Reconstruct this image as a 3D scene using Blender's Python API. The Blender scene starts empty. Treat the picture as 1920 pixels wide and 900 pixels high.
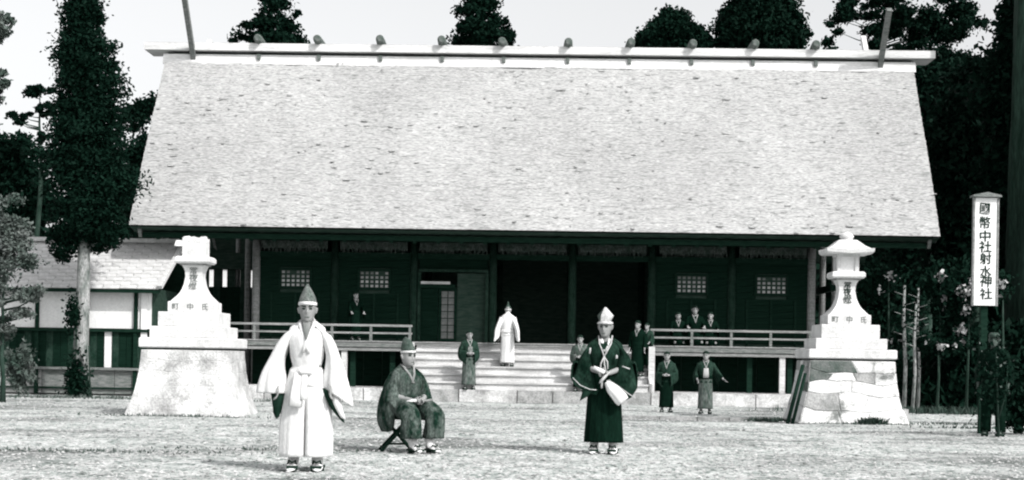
import bpy, bmesh, math, random
import numpy as np
from mathutils import Vector, Matrix, noise
R = math.radians
PI = math.pi
C = bpy.context.scene.collection
scene = bpy.context.scene

# ------------------------------------------------------------------ camera, light, exposure
CAM_H, FPX, ROLL = 1.1, 3000.0, 0.0163
cam_d = bpy.data.cameras.new("camera")
cam = bpy.data.objects.new("camera", cam_d); C.objects.link(cam)
cam_d.sensor_width = 36; cam_d.sensor_fit = 'HORIZONTAL'
cam_d.lens = FPX / 1920 * 36
cam_d.shift_y = 220 / 1920
cam_d.clip_end = 3000
cr, sr = math.cos(ROLL), math.sin(ROLL)
cam.matrix_world = Matrix(((cr, -sr, 0, 0), (0, 0, -1, 0), (sr, cr, 0, CAM_H), (0, 0, 0, 1)))
scene.camera = cam
SUN = Vector((0.50, -0.56, 0.66)).normalized()
ld = bpy.data.lights.new("sun", 'SUN'); ld.energy = 2.8; ld.angle = R(1.2); ld.color = (1, .985, .96)
lo = bpy.data.objects.new("sun", ld); C.objects.link(lo)
lo.rotation_euler = SUN.to_track_quat('Z', 'Y').to_euler()
w = bpy.data.worlds.new("World"); scene.world = w; w.use_nodes = True
nt = w.node_tree; bg = nt.nodes["Background"]
sky = nt.nodes.new("ShaderNodeTexSky"); sky.sky_type = 'NISHITA'; sky.sun_disc = False
sky.sun_elevation = math.asin(SUN.z); sky.sun_rotation = math.atan2(SUN.x, SUN.y)
sky.dust_density = 3.0; sky.air_density = 1.0
hs = nt.nodes.new("ShaderNodeHueSaturation"); hs.inputs['Saturation'].default_value = 0.06
nt.links.new(sky.outputs[0], hs.inputs['Color']); nt.links.new(hs.outputs[0], bg.inputs[0])
bg.inputs[1].default_value = 0.15
vs = scene.view_settings
vs.view_transform = 'Standard'; vs.look = 'None'; vs.exposure = 0.44; vs.gamma = 1.0
scene.render.film_transparent = False
scene.cycles.max_bounces = 6
scene.cycles.filter_width = 2.1

# ------------------------------------------------------------------ helpers
rng = random.Random(7)

def at(px, py, D):
    """Surveyed point: photograph pixel and distance in metres to a place on the site."""
    dx, dy = px - 960, 670 - py
    return Vector(((dx - ROLL * dy) / FPX * D, D, CAM_H + (dy + ROLL * dx) / FPX * D))

def col(v):
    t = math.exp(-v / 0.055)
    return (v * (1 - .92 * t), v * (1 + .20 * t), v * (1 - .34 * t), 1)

MATS = {}
def mat(name, v, v2=None, scale=6.0, stretch=(1, 1, 1), bump=0.0, rough=0.85, contrast=(.35, .65), detail=6, fine=None, spec=0.2, cloud=None):
    """Procedural material: a two-tone noise plus fine speckle and relief."""
    if name in MATS: return MATS[name]
    m = bpy.data.materials.new(name); m.use_nodes = True; MATS[name] = m
    t = m.node_tree; b = t.nodes["Principled BSDF"]
    b.inputs['Roughness'].default_value = rough
    b.inputs['Specular IOR Level'].default_value = spec
    if v2 is None: v2 = v * .75
    tc = t.nodes.new("ShaderNodeTexCoord"); mp = t.nodes.new("ShaderNodeMapping")
    mp.inputs['Scale'].default_value = stretch
    t.links.new(tc.outputs['Object'], mp.inputs[0])
    n = t.nodes.new("ShaderNodeTexNoise"); n.inputs['Scale'].default_value = scale; n.inputs['Detail'].default_value = detail
    n.inputs['Roughness'].default_value = .65
    t.links.new(mp.outputs[0], n.inputs['Vector'])
    cr_ = t.nodes.new("ShaderNodeValToRGB"); e = cr_.color_ramp.elements
    e[0].position, e[1].position = contrast; e[0].color, e[1].color = col(v2), col(v)
    t.links.new(n.outputs[0], cr_.inputs[0])
    out = cr_.outputs[0]
    if fine:
        fs, fa = fine
        n2 = t.nodes.new("ShaderNodeTexNoise"); n2.inputs['Scale'].default_value = fs; n2.inputs['Detail'].default_value = 3
        t.links.new(mp.outputs[0], n2.inputs['Vector'])
        mr = t.nodes.new("ShaderNodeMapRange"); mr.inputs[1].default_value = .3; mr.inputs[2].default_value = .7
        mr.inputs[3].default_value = 1 - fa; mr.inputs[4].default_value = 1 + fa
        t.links.new(n2.outputs[0], mr.inputs[0])
        mx = t.nodes.new("ShaderNodeMix"); mx.data_type = 'RGBA'; mx.blend_type = 'MULTIPLY'; mx.inputs[0].default_value = 1
        t.links.new(out, mx.inputs[6]); t.links.new(mr.outputs[0], mx.inputs[7]); out = mx.outputs[2]
    if cloud:
        n3 = t.nodes.new("ShaderNodeTexNoise"); n3.inputs['Scale'].default_value = cloud[0]; n3.inputs['Detail'].default_value = 5
        t.links.new(tc.outputs['Object'], n3.inputs['Vector'])
        mr3 = t.nodes.new("ShaderNodeMapRange"); mr3.inputs[1].default_value = .35; mr3.inputs[2].default_value = .65
        mr3.inputs[3].default_value = 1 - cloud[1]; mr3.inputs[4].default_value = 1 + cloud[1] * .6
        t.links.new(n3.outputs[0], mr3.inputs[0])
        mx3 = t.nodes.new("ShaderNodeMix"); mx3.data_type = 'RGBA'; mx3.blend_type = 'MULTIPLY'; mx3.inputs[0].default_value = 1
        t.links.new(out, mx3.inputs[6]); t.links.new(mr3.outputs[0], mx3.inputs[7]); out = mx3.outputs[2]
    t.links.new(out, b.inputs['Base Color'])
    if bump:
        bp = t.nodes.new("ShaderNodeBump"); bp.inputs['Strength'].default_value = bump; bp.inputs['Distance'].default_value = .02
        t.links.new((n2 if fine else n).outputs[0], bp.inputs['Height']); t.links.new(bp.outputs[0], b.inputs['Normal'])
    return m

class MB:
    """Collects boxes, tubes, lofts into one mesh."""
    def __init__(s): s.v = []; s.f = []; s.sm = []
    def add(s, vs_, fs_, smooth=False):
        o = len(s.v); s.v += [tuple(p) for p in vs_]
        for f in fs_: s.f.append([i + o for i in f]); s.sm.append(smooth)
        return s
    def box(s, c, size, M=None, taper=1.0):
        x, y, z = size[0] / 2, size[1] / 2, size[2] / 2
        vs_ = [Vector((sx * x * (taper if sz > 0 else 1), sy * y * (taper if sz > 0 else 1), sz * z)) for sz in (-1, 1) for sy in (-1, 1) for sx in (-1, 1)]
        if M is not None: vs_ = [M @ p for p in vs_]
        c = Vector(c); vs_ = [p + c for p in vs_]
        return s.add(vs_, [(0, 2, 3, 1), (4, 5, 7, 6), (0, 1, 5, 4), (1, 3, 7, 5), (3, 2, 6, 7), (2, 0, 4, 6)])
    def bar(s, a, b, wx, wz, up=(0, 0, 1)):
        a, b = Vector(a), Vector(b); d = (b - a); L = d.length; d.normalize()
        u = Vector(up)
        if abs(u.dot(d)) > .95: u = Vector((0, 1, 0))
        x = d.cross(u).normalized(); z = x.cross(d)
        M = Matrix((x, d, z)).transposed()
        return s.box((a + b) / 2, (wx, L, wz), M)
    def loft(s, rings, cap0=False, cap1=False, closed=True, smooth=True):
        n = len(rings[0]); o = len(s.v)
        for r in rings: s.v += [tuple(p) for p in r]
        m = n if closed else n - 1
        for i in range(len(rings) - 1):
            for j in range(m):
                k = (j + 1) % n
                s.f.append([o + i * n + j, o + i * n + k, o + (i + 1) * n + k, o + (i + 1) * n + j]); s.sm.append(smooth)
        if cap0: s.f.append([o + j for j in range(n)][::-1]); s.sm.append(False)
        if cap1: s.f.append([o + (len(rings) - 1) * n + j for j in range(n)]); s.sm.append(False)
        return s
    def tube(s, pts, rad, n=8, cap=True):
        pts = [Vector(p) for p in pts]
        if not hasattr(rad, '__len__'): rad = [rad] * len(pts)
        rings = []; pu = None
        for i, p in enumerate(pts):
            t = (pts[min(i + 1, len(pts) - 1)] - pts[max(i - 1, 0)]).normalized()
            u = t.orthogonal().normalized() if pu is None else (pu - t * pu.dot(t)).normalized()
            pu = u; q = t.cross(u)
            rings.append([p + (u * math.cos(2 * PI * j / n) + q * math.sin(2 * PI * j / n)) * rad[i] for j in range(n)])
        return s.loft(rings, cap, cap)
    def capsule(s, a, b, ra, rb, n=10, flat=None):
        a, b = Vector(a), Vector(b); t = (b - a)
        L = t.length
        t = t / L if L > 1e-6 else Vector((0, 0, 1))
        u = t.orthogonal().normalized() if flat is None else (Vector(flat[0]) - t * Vector(flat[0]).dot(t)).normalized()
        q = t.cross(u); k = 1 if flat is None else flat[1]
        rings = []
        for ph in (-80, -50, -20): rings.append((a + t * ra * math.sin(R(ph)), ra * math.cos(R(ph))))
        rings.append((a, ra)); rings.append((b, rb))
        for ph in (20, 50, 80): rings.append((b + t * rb * math.sin(R(ph)), rb * math.cos(R(ph))))
        return s.loft([[c + (u * k * math.cos(2 * PI * j / n) + q * math.sin(2 * PI * j / n)) * r for j in range(n)] for c, r in rings], True, True)
    def mesh(s, name):
        me = bpy.data.meshes.new(name); me.from_pydata(s.v, [], s.f); me.update()
        me.polygons.foreach_set('use_smooth', s.sm)
        return me
    def build(s, name, m, parent=None, fixn=False):
        me = s.mesh(name)
        if fixn:
            bm = bmesh.new(); bm.from_mesh(me); bmesh.ops.recalc_face_normals(bm, faces=bm.faces); bm.to_mesh(me); bm.free()
        return link(name, me, m, parent)

def link(name, me, m, parent=None):
    o = bpy.data.objects.new(name, me); C.objects.link(o)
    if m is not None and len(me.materials) == 0: me.materials.append(m)
    if parent is not None: o.parent = parent
    return o
def tag(o, label=None, cat=None, group=None, kind=None):
    for k, v in (('label', label), ('category', cat), ('group', group), ('kind', kind)):
        if v: o[k] = v
    return o
def empty(name, loc, rz=0):
    o = bpy.data.objects.new(name, None); C.objects.link(o); o.location = loc; o.rotation_euler = (0, 0, rz); o.empty_display_size = .3
    return o
def inst(o, loc=None, rot=None, scale=None, parent=None, m=None):
    c = o.copy(); C.objects.link(c); c.parent = parent if parent is not None else o.parent
    if loc is not None: c.location = loc
    if rot is not None: c.rotation_euler = rot
    if scale is not None: c.scale = scale
    return c
def text_mesh(body, size, depth=.004):
    cu = bpy.data.curves.new("lettering", 'FONT'); cu.body = body; cu.size = size; cu.align_x = 'CENTER'; cu.align_y = 'CENTER'
    cu.extrude = depth; cu.resolution_u = 3; cu.offset = size * .007
    o = bpy.data.objects.new("lettering", cu); C.objects.link(o)
    dg = bpy.context.evaluated_depsgraph_get()
    me = bpy.data.meshes.new_from_object(o.evaluated_get(dg))
    bpy.data.objects.remove(o); bpy.data.curves.remove(cu)
    return me
def lettering(chars, size, spots, m, parent, lean=0.0):
    """chars[i] centred at spots[i] (x, y, z) on a face looking towards -y; each character its own mesh."""
    for ch, p in zip(chars, spots):
        me = text_mesh(ch, size)
        xs = [v.co.x for v in me.vertices]; ys = [v.co.y for v in me.vertices]
        cx, cy = (min(xs) + max(xs)) / 2, (min(ys) + max(ys)) / 2
        for v in me.vertices: v.co = Vector((v.co.x - cx, -v.co.z, v.co.y - cy))
        o = link("character", me, m, parent); o.location = p; o.rotation_euler = (lean if not hasattr(lean, '__len__') else lean[chars.index(ch)], R(rng.uniform(-3.5, 3.5)), 0); k_ = rng.uniform(.92, 1.07); o.scale = (k_, 1, rng.uniform(.94, 1.05))

# ------------------------------------------------------------------ materials
M_ground = None
thatch_m = mat("thatch", .365, .16, 6, (.45, 4.5, 4.5), .35, .95, (.30, .50), 9, (20, .55), cloud=(.28, .12))
stone_r = mat("stained rubble stone", .62, .17, 1.9, (1, 1, 1), .5, .9, (.36, .46), 8, (34, .28))
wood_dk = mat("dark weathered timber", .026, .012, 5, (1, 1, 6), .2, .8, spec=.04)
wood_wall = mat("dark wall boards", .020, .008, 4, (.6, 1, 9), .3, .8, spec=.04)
wood_in = mat("dark inner timber and eave shade", .060, .035, 4, (1, 1, 4), 0, .8, spec=.04)
wood_mid = mat("grey weathered and shaded timber", .22, .11, 6, (1, 1, 5), .3, .85, fine=(60, .3))
wood_rail = mat("silvered railing and sunlit post timber", .30, .17, 5, (.5, 3, 3), .3, .85, fine=(50, .3))
wood_lt = mat("pale planed timber", .62, .42, 5, (.5, 3, 3), .2, .8, fine=(40, .15))
wood_ridge = mat("bleached and sunlit ridge timber", .72, .50, 3, (.3, 3, 3), .2, .8, fine=(30, .18))
wood_step = mat("pale stair timber", .66, .36, 2.2, (.5, 2.5, 2.5), .2, .8, fine=(40, .22))
wood_grey = mat("grey log ends", .15, .06, 7, (1, 1, 1), .3, .85)
stone_m = mat("pale granite", .64, .48, 2.6, (1, 1, 1), .4, .9, (.3, .6), 8, (46, .16))
stone_b = mat("pale rubble stone", .64, .30, 2.4, (1, 1, 1), .5, .9, (.34, .6), 8, (34, .28), cloud=(1.7, .25))
stone_d = mat("dark stone for stains and ledge shadow", .15, .07, 4, (1, 1, 1), .5, .9, (.34, .6), 8, (34, .25))
stone_g = mat("grey stained stone", .36, .18, 4, (1, 1, 1), .5, .9, (.34, .6), 8, (34, .25))
mortar = mat("lime mortar", .56, .42, 9, bump=.4)
plaster = mat("white plaster", .74, .62, 2, bump=.1, fine=(25, .08))
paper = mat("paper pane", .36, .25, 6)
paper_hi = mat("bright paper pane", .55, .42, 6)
paper_dim = mat("grey paper pane", .20, .12, 9)
ink = mat("black paint", .015, .02, 5)
ink_soft = mat("faded black paint", .22, .10, 9)
bark_lt = mat("pale lichen bark", .34, .10, 7, (1, 1, .35), .6, .95, fine=(40, .4))
bark_dk = mat("dark bark", .05, .02, 8, (1, 1, .3), .6, .95)
bark_grey = mat("grey ridged bark", .034, .012, 9, (1, 1, .15), .8, .95, fine=(30, .4))
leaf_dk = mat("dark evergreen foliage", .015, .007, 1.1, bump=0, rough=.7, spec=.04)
leaf_md = mat("deep green foliage", .050, .020, 1.0, bump=0, rough=.7)
leaf_gr = mat("dusty green foliage", .13, .05, 1.6, bump=0, rough=.8)
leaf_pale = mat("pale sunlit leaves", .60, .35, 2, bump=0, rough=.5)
grass_m = mat("dry grass", .13, .05, 3, bump=0, rough=.9)
skin_m = mat("skin", .29, .20, 5, bump=0, rough=.6)
skin_far = mat("skin of onlookers", .33, .25, 5, bump=0, rough=.6)
hair_m = mat("black hair", .018, .010, 20)
white_cloth = mat("white robe cloth", .70, .58, 5, (1, 1, .5), .15, .9, fine=(60, .10))
white_fold = mat("white under robe cloth", .68, .54, 6, (1, 1, .5), .15, .9)
lining = mat("dark sleeve lining", .03, .015, 8, spec=.04)
grey_cloth = mat("grey patterned robe cloth", .10, .018, 8, (1, 1, .6), .2, .85, (.40, .60), fine=(48, .55), spec=.04)
dark_cloth = mat("dark robe cloth", .030, .007, 9, (1, 1, .5), .2, .85, fine=(60, .5), spec=.04)
black_cloth = mat("black pleated cloth", .012, .006, 8, (2, 2, .3), .2, .85, fine=(50, .4), spec=.04)
hat_grey = mat("grey lacquered gauze", .17, .07, 12, fine=(70, .4), rough=.6)
hat_pale = mat("pale lacquered hat", .55, .40, 10, rough=.5, fine=(50, .2))
hat_dark = mat("dark lacquered hat and hat shade", .06, .03, 12, rough=.5)
band_m = mat("white head band", .70, .6, 8)
cord_m = mat("pale cord", .50, .36, 30)
clog_m = mat("dark lacquered clog", .022, .015, 10)
kim = [mat("dull kimono cloth", .042, .018, 8, (1, 1, .6), .2, .9, fine=(36, .5), spec=.04), mat("striped kimono cloth", .13, .05, 12, (1, 1, .3), .2, .9, fine=(30, .5)),
       mat("black kimono cloth", .011, .006, 8, spec=.04), mat("grey kimono cloth", .19, .09, 8, fine=(30, .4))]

# ------------------------------------------------------------------ ground
def make_ground():
    def axis(lo, hi, step, outer):
        a = list(np.arange(lo, hi + 1e-6, step)); return [-o for o in outer[::-1]] + a if False else a
    xs = [-900, -300, -120, -60, -35] + list(np.arange(-22, 22.01, .28)) + [35, 60, 120, 300, 900]
    ys = [-300, -60, -10, 2] + list(np.arange(8, 20, .16)) + list(np.arange(20, 46, .4)) + [50, 60, 80, 120, 200, 400, 900, 1800]
    v = []; f = []
    for y in ys:
        for x in xs:
            z = 0
            if -22 <= x <= 22 and 8 <= y <= 37.5:
                z = .022 * noise.noise(Vector((x * .8, y * .8, 0))) + .014 * noise.noise(Vector((x * 3, y * 3, 5)))
                z *= min(1, (y - 8) / 2)
                z -= .006
            v.append((x, y, z))
    n = len(xs)
    for j in range(len(ys) - 1):
        for i in range(n - 1): f.append((j * n + i, j * n + i + 1, (j + 1) * n + i + 1, (j + 1) * n + i))
    me = bpy.data.meshes.new("ground"); me.from_pydata(v, [], f); me.update()
    me.polygons.foreach_set('use_smooth', [True] * len(f))
    m = bpy.data.materials.new("trodden sandy gravel"); m.use_nodes = True
    t = m.node_tree; b = t.nodes["Principled BSDF"]; b.inputs['Roughness'].default_value = .95; b.inputs['Specular IOR Level'].default_value = .1
    tc = t.nodes.new("ShaderNodeTexCoord")
    def N(scale, detail, st=(1, 1, 1), rough=.6):
        mp = t.nodes.new("ShaderNodeMapping"); mp.inputs['Scale'].default_value = st; t.links.new(tc.outputs['Object'], mp.inputs[0])
        n_ = t.nodes.new("ShaderNodeTexNoise"); n_.inputs['Scale'].default_value = scale; n_.inputs['Detail'].default_value = detail; n_.inputs['Roughness'].default_value = rough
        t.links.new(mp.outputs[0], n_.inputs['Vector']); return n_
    def ramp(src, a, b_, c0, c1):
        r_ = t.nodes.new("ShaderNodeValToRGB"); e = r_.color_ramp.elements; e[0].position = a; e[1].position = b_; e[0].color = c0; e[1].color = c1
        t.links.new(src.outputs[0], r_.inputs[0]); return r_
    def mul(a, b_):
        x = t.nodes.new("ShaderNodeMix"); x.data_type = 'RGBA'; x.blend_type = 'MULTIPLY'; x.inputs[0].default_value = 1
        t.links.new(a, x.inputs[6]); t.links.new(b_, x.inputs[7]); return x.outputs[2]
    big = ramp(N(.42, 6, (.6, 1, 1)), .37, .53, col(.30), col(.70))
    med = ramp(N(2.6, 9, (1, .5, 1), .75), .36, .56, (.46, .51, .49, 1), (1, 1, 1, 1))
    spk = ramp(N(13, 6, (1, .4, 1), .8), .40, .53, (.26, .31, .29, 1), (1, 1, 1, 1))
    fin = ramp(N(60, 3, (1, 1, 1), .8), .35, .6, (.72, .74, .73, 1), (1.06, 1.06, 1.06, 1))
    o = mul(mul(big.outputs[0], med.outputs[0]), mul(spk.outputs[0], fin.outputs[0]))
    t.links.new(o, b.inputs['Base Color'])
    bp = t.nodes.new("ShaderNodeBump"); bp.inputs['Strength'].default_value = .5; bp.inputs['Distance'].default_value = .03
    t.links.new(N(22, 5).outputs[0], bp.inputs['Height']); t.links.new(bp.outputs[0], b.inputs['Normal'])
    tag(link("ground", me, m), "pale trodden gravel court in front of the shrine hall", None, None, 'structure')
make_ground()

def scatter_pebbles(n, smin, smax, pw, seed, name, m, label):
    r_ = np.random.default_rng(seed)
    base = np.array([(0, 0, 1), (.9, .1, .2), (-.1, 1, .3), (-1, 0, .1), (.1, -.9, .2), (0, 0, -.3)])
    tri = np.array([(0, 1, 2), (0, 2, 3), (0, 3, 4), (0, 4, 1), (5, 2, 1), (5, 3, 2), (5, 4, 3), (5, 1, 4)])
    y = 11 + 26 * r_.random(n) ** 1.25
    x = (r_.random(n) * 2 - 1) * y * .36
    s_ = smin + smax * r_.random(n) ** pw
    V = np.empty((n, 6, 3)); a = r_.random(n) * 6.28
    for i in range(6):
        k = 1 + .5 * (r_.random(n) - .5)
        bx, by, bz = base[i]
        V[:, i, 0] = x + s_ * 1.4 * k * (bx * np.cos(a) - by * np.sin(a)); V[:, i, 1] = y + s_ * k * (bx * np.sin(a) + by * np.cos(a)); V[:, i, 2] = .004 + s_ * .75 * k * bz
    F = (tri[None] + (np.arange(n) * 6)[:, None, None]).reshape(-1, 3)
    me = bpy.data.meshes.new(name); me.from_pydata(V.reshape(-1, 3).tolist(), [], F.tolist()); me.update()
    tag(link(name, me, m), label, None, None, 'stuff')
scatter_pebbles(3000, .006, .024, 4, 3, "gravel", mat("loose grey pebbles", .30, .12, 2), "loose grey pebbles strewn over the gravel court")
scatter_pebbles(30000, .006, .016, 2, 9, "pale_gravel", mat("crushed pale gravel", .60, .22, 5), "pale crushed gravel covering the court")

def grass(spots, m, name="grass", label=None, seed=1):
    """spots: (x, y, rx, ry, count, height)."""
    r_ = np.random.default_rng(seed); V = []; F = []
    for (cx, cy, rx, ry, cnt, h) in spots:
        for _ in range(cnt):
            x, y = cx + rx * r_.normal() * .5, cy + ry * r_.normal() * .5
            a = r_.random() * 6.28; hh = h * (.4 + r_.random()); wd = .006 + .008 * r_.random() + hh * .05
            lx, ly = hh * .5 * r_.normal(), hh * .5 * r_.normal()
            dx, dy = math.cos(a) * wd, math.sin(a) * wd; o = len(V)
            V += [(x - dx, y - dy, 0), (x + dx, y + dy, 0), (x + lx * .5 + dx * .6, y + ly * .5 + dy * .6, hh * .6), (x + lx, y + ly, hh)]
            F += [(o, o + 1, o + 2), (o, o + 2, o + 3)]
    me = bpy.data.meshes.new(name); me.from_pydata(V, [], F); me.update()
    return tag(link(name, me, m), label, None, None, 'stuff')

# ------------------------------------------------------------------ shrine hall
YAW = R(-1.45)
HX, HY = 0.566, 44.0
hall = empty("shrine_hall", (HX, HY, 0), YAW)
tag(hall, "long dark timber shrine hall under a huge pale thatched roof with ridge logs", "shrine hall")

def thatch_roof():
    HE, HR, ye, ze, zr, th = 9.89, 10.22, -5.0, 4.20, 9.40, .30
    mb = MB(); nu, nv = 170, 90
    under = MB()
    def pt(u, v, side):
        half = HE + (HR - HE) * v
        x = (u * 2 - 1) * half
        y = ye * (1 - v); z = ze + (zr - ze) * v + .10 * math.sin(PI * v)
        if 0 < v < 1:
            c = (v * 34 + .5 * noise.noise(Vector((x * .9, v * 8, 2)))) % 1.0
            d = .042 * (1 - c) + .03 * noise.noise(Vector((x * 2.2, v * 30, 1))) + .05 * noise.noise(Vector((x * .5, v * 4, 9)))
            y -= d * .7; z += d * .7
        if side > 0: y = -y
        return (x, y, z)
    for side in (-1, 1):
        a, b = (nu, nv) if side < 0 else (40, 20)
        mb.loft([[pt(i / a, j / b, side) for i in range(a + 1)] for j in range(b + 1)], closed=False)
        # cut thatch at the eave and the underside
        mb, keep = under, mb
        e = [[(pt(i / a, 0, side)[0], side * (-ye - .62 * k - .02), ze - .035 - .10 * k + .010 * math.sin(i * 2.3) * k + .02 * noise.noise(Vector((i * .7, 0, 4))) * k) for i in range(a + 1)] for k in (0, .5, 1)]
        mb.loft(e, closed=False)
        mb.loft([[(-HE, side * 4.45, ze - .13), (HE, side * 4.45, ze - .13)], [(-HR, 0, zr - th - .12), (HR, 0, zr - th - .12)]], closed=False)
        mb = keep
        for s in (-1, 1):
            mb.loft([[Vector(pt(0 if s < 0 else 1, j / b, side)) for j in range(b + 1)],
                     [(s * (HE + (HR - HE) * j / b), side * 4.45 * (1 - j / b), ze - .13 + (zr - th - .12 - ze + .13) * j / b) for j in range(b + 1)]], closed=False)
    ro = mb.build("roof", thatch_m, hall)
    under.build("thatch_underside", wood_in, ro)  # underside coloured dark to stand for the shade under the eave
    # loose straw lying proud of the courses
    r_ = np.random.default_rng(5); V = []; F = []
    for _ in range(1900):
        u, v = r_.random(), r_.random()
        if noise.noise(Vector((u * 9, v * 4, 3))) + .5 * noise.noise(Vector((u * 30, v * 9, 8))) < r_.random() * .75 - .42: continue
        p = Vector(pt(u, min(max(v, .003), .99), -1)); n_ = Vector((0, -.7, .71)); dn = Vector((.25 * r_.normal(), -.71, -.70)).normalized()
        L = .03 + .035 * r_.random(); wd = Vector((.015 + .10 * r_.random() ** 2.5, 0, 0)); o = len(V)
        p = p + n_ * .006; q = p + dn * L + n_ * (.002 + .016 * r_.random() ** 2)
        V += [p - wd, p + wd, q + wd * .6, q - wd * .6]; F.append((o, o + 1, o + 2, o + 3))
    me = bpy.data.meshes.new("thatch_straw"); me.from_pydata([tuple(p) for p in V], [], F); me.update()
    st = link("thatch_straw", me, mat("loose straw", .40, .2, 6, fine=(20, .3)), ro); st['kind'] = 'stuff'
    # eave batten and rafters under the overhang
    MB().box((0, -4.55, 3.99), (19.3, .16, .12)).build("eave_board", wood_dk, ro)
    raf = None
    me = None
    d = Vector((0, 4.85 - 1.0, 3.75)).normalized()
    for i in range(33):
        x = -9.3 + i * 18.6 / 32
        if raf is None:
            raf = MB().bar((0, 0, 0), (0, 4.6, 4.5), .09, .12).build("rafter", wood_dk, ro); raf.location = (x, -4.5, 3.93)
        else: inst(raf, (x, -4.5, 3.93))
    for s in (-1, 1):   # barge boards behind the verges
        MB().bar((s * 9.7, -4.7, 4.02), (s * 10.0, -.2, 8.72), .08, .28).bar((s * 9.7, 4.7, 4.02), (s * 10.0, .2, 8.72), .08, .28).build("barge_board", wood_mid, ro)
    return ro
thatch_roof()

def ridge():
    mb = MB()   # sloping lower ridge boards
    for s in (-1, 1):
        mb.add([(-10.25, s * .46, 8.99), (10.25, s * .46, 8.99), (10.25, s * .38, 9.27), (-10.25, s * .38, 9.27),
                (-10.25, s * .36, 8.99), (10.25, s * .36, 8.99), (10.25, s * .30, 9.27), (-10.25, s * .30, 9.27)],
               [(0, 1, 2, 3), (4, 7, 6, 5), (0, 4, 5, 1), (3, 2, 6, 7), (0, 3, 7, 4), (1, 5, 6, 2)])
    mb.box((0, 0, 9.20), (20.44, .58, .10))
    mb.build("ridge_board", wood_ridge, hall, True)
    MB().box((0, 0, 9.29), (20.3, .50, .06)).build("ridge_filler", wood_dk, hall)
    cap = MB().box((0, 0, 9.46), (21.5, 1.06, .20))
    cap.add([(-10.75, -.53, 9.562), (10.75, -.53, 9.562), (10.75, 0, 9.64), (-10.75, 0, 9.64), (-10.75, .53, 9.562), (10.75, .53, 9.562)], [(0, 1, 2, 3), (3, 2, 5, 4)])
    cap.build("ridge_cap", wood_ridge, hall)
    log = None
    for i in range(10):
        px = (480, 594, 711, 828, 944, 1065, 1181, 1298, 1413, 1531)[i]
        x = (px - 960 - ROLL * 585) / FPX * 43.3 - HX + .02
        if log is None:
            mb = MB(); rings = []
            for y, r_ in ((-.74, .07), (-.72, .095), (-.68, .11), (-.4, .122), (0, .125), (.4, .122), (.72, .10), (.74, .08)):
                rings.append([(r_ * math.cos(2 * PI * j / 16), y, r_ * 1.05 * math.sin(2 * PI * j / 16)) for j in range(16)])
            mb.loft(rings, True, True)
            log = mb.build("ridge_log", wood_grey, hall, True); log.location = (x, 0, 9.62); log.rotation_euler = (R(-4), 0, 0)
            br = MB().box((0, 0, 0), (.09, .07, .15)).build("log_bracket", wood_grey, hall); br.location = (x, -.44, 9.20)
        else:
            inst(log, (x, 0, 9.62), (R(-4 + rng.uniform(-2, 2)), R(rng.uniform(-40, 40)), R(rng.uniform(-1.5, 1.5)))); inst(br, (x, -.44, 9.20))
    for s, x in ((-1, -9.42), (1, 9.30)):   # crossed finials: the pole that leans out over the court and its partner leaning back
        h = 1.42 if s < 0 else 1.22
        MB().bar((x, -.34, 9.12), (x - .02 * s, -.34 - h, 9.12 + h + .1), .13, .15).build("crossed_finial", wood_mid, hall)  # darker timber paints in the shaded underside of this pole
        MB().bar((x + .14 * s * -1, .34, 9.12), (x - .14 * s, .34 + h * (.85 if s > 0 else .5), 9.12 + h * (.95 if s > 0 else .55)), .13, .15).build("crossed_finial", wood_ridge, hall)  # paler timber paints in the sunlight on this pole
ridge()

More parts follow.
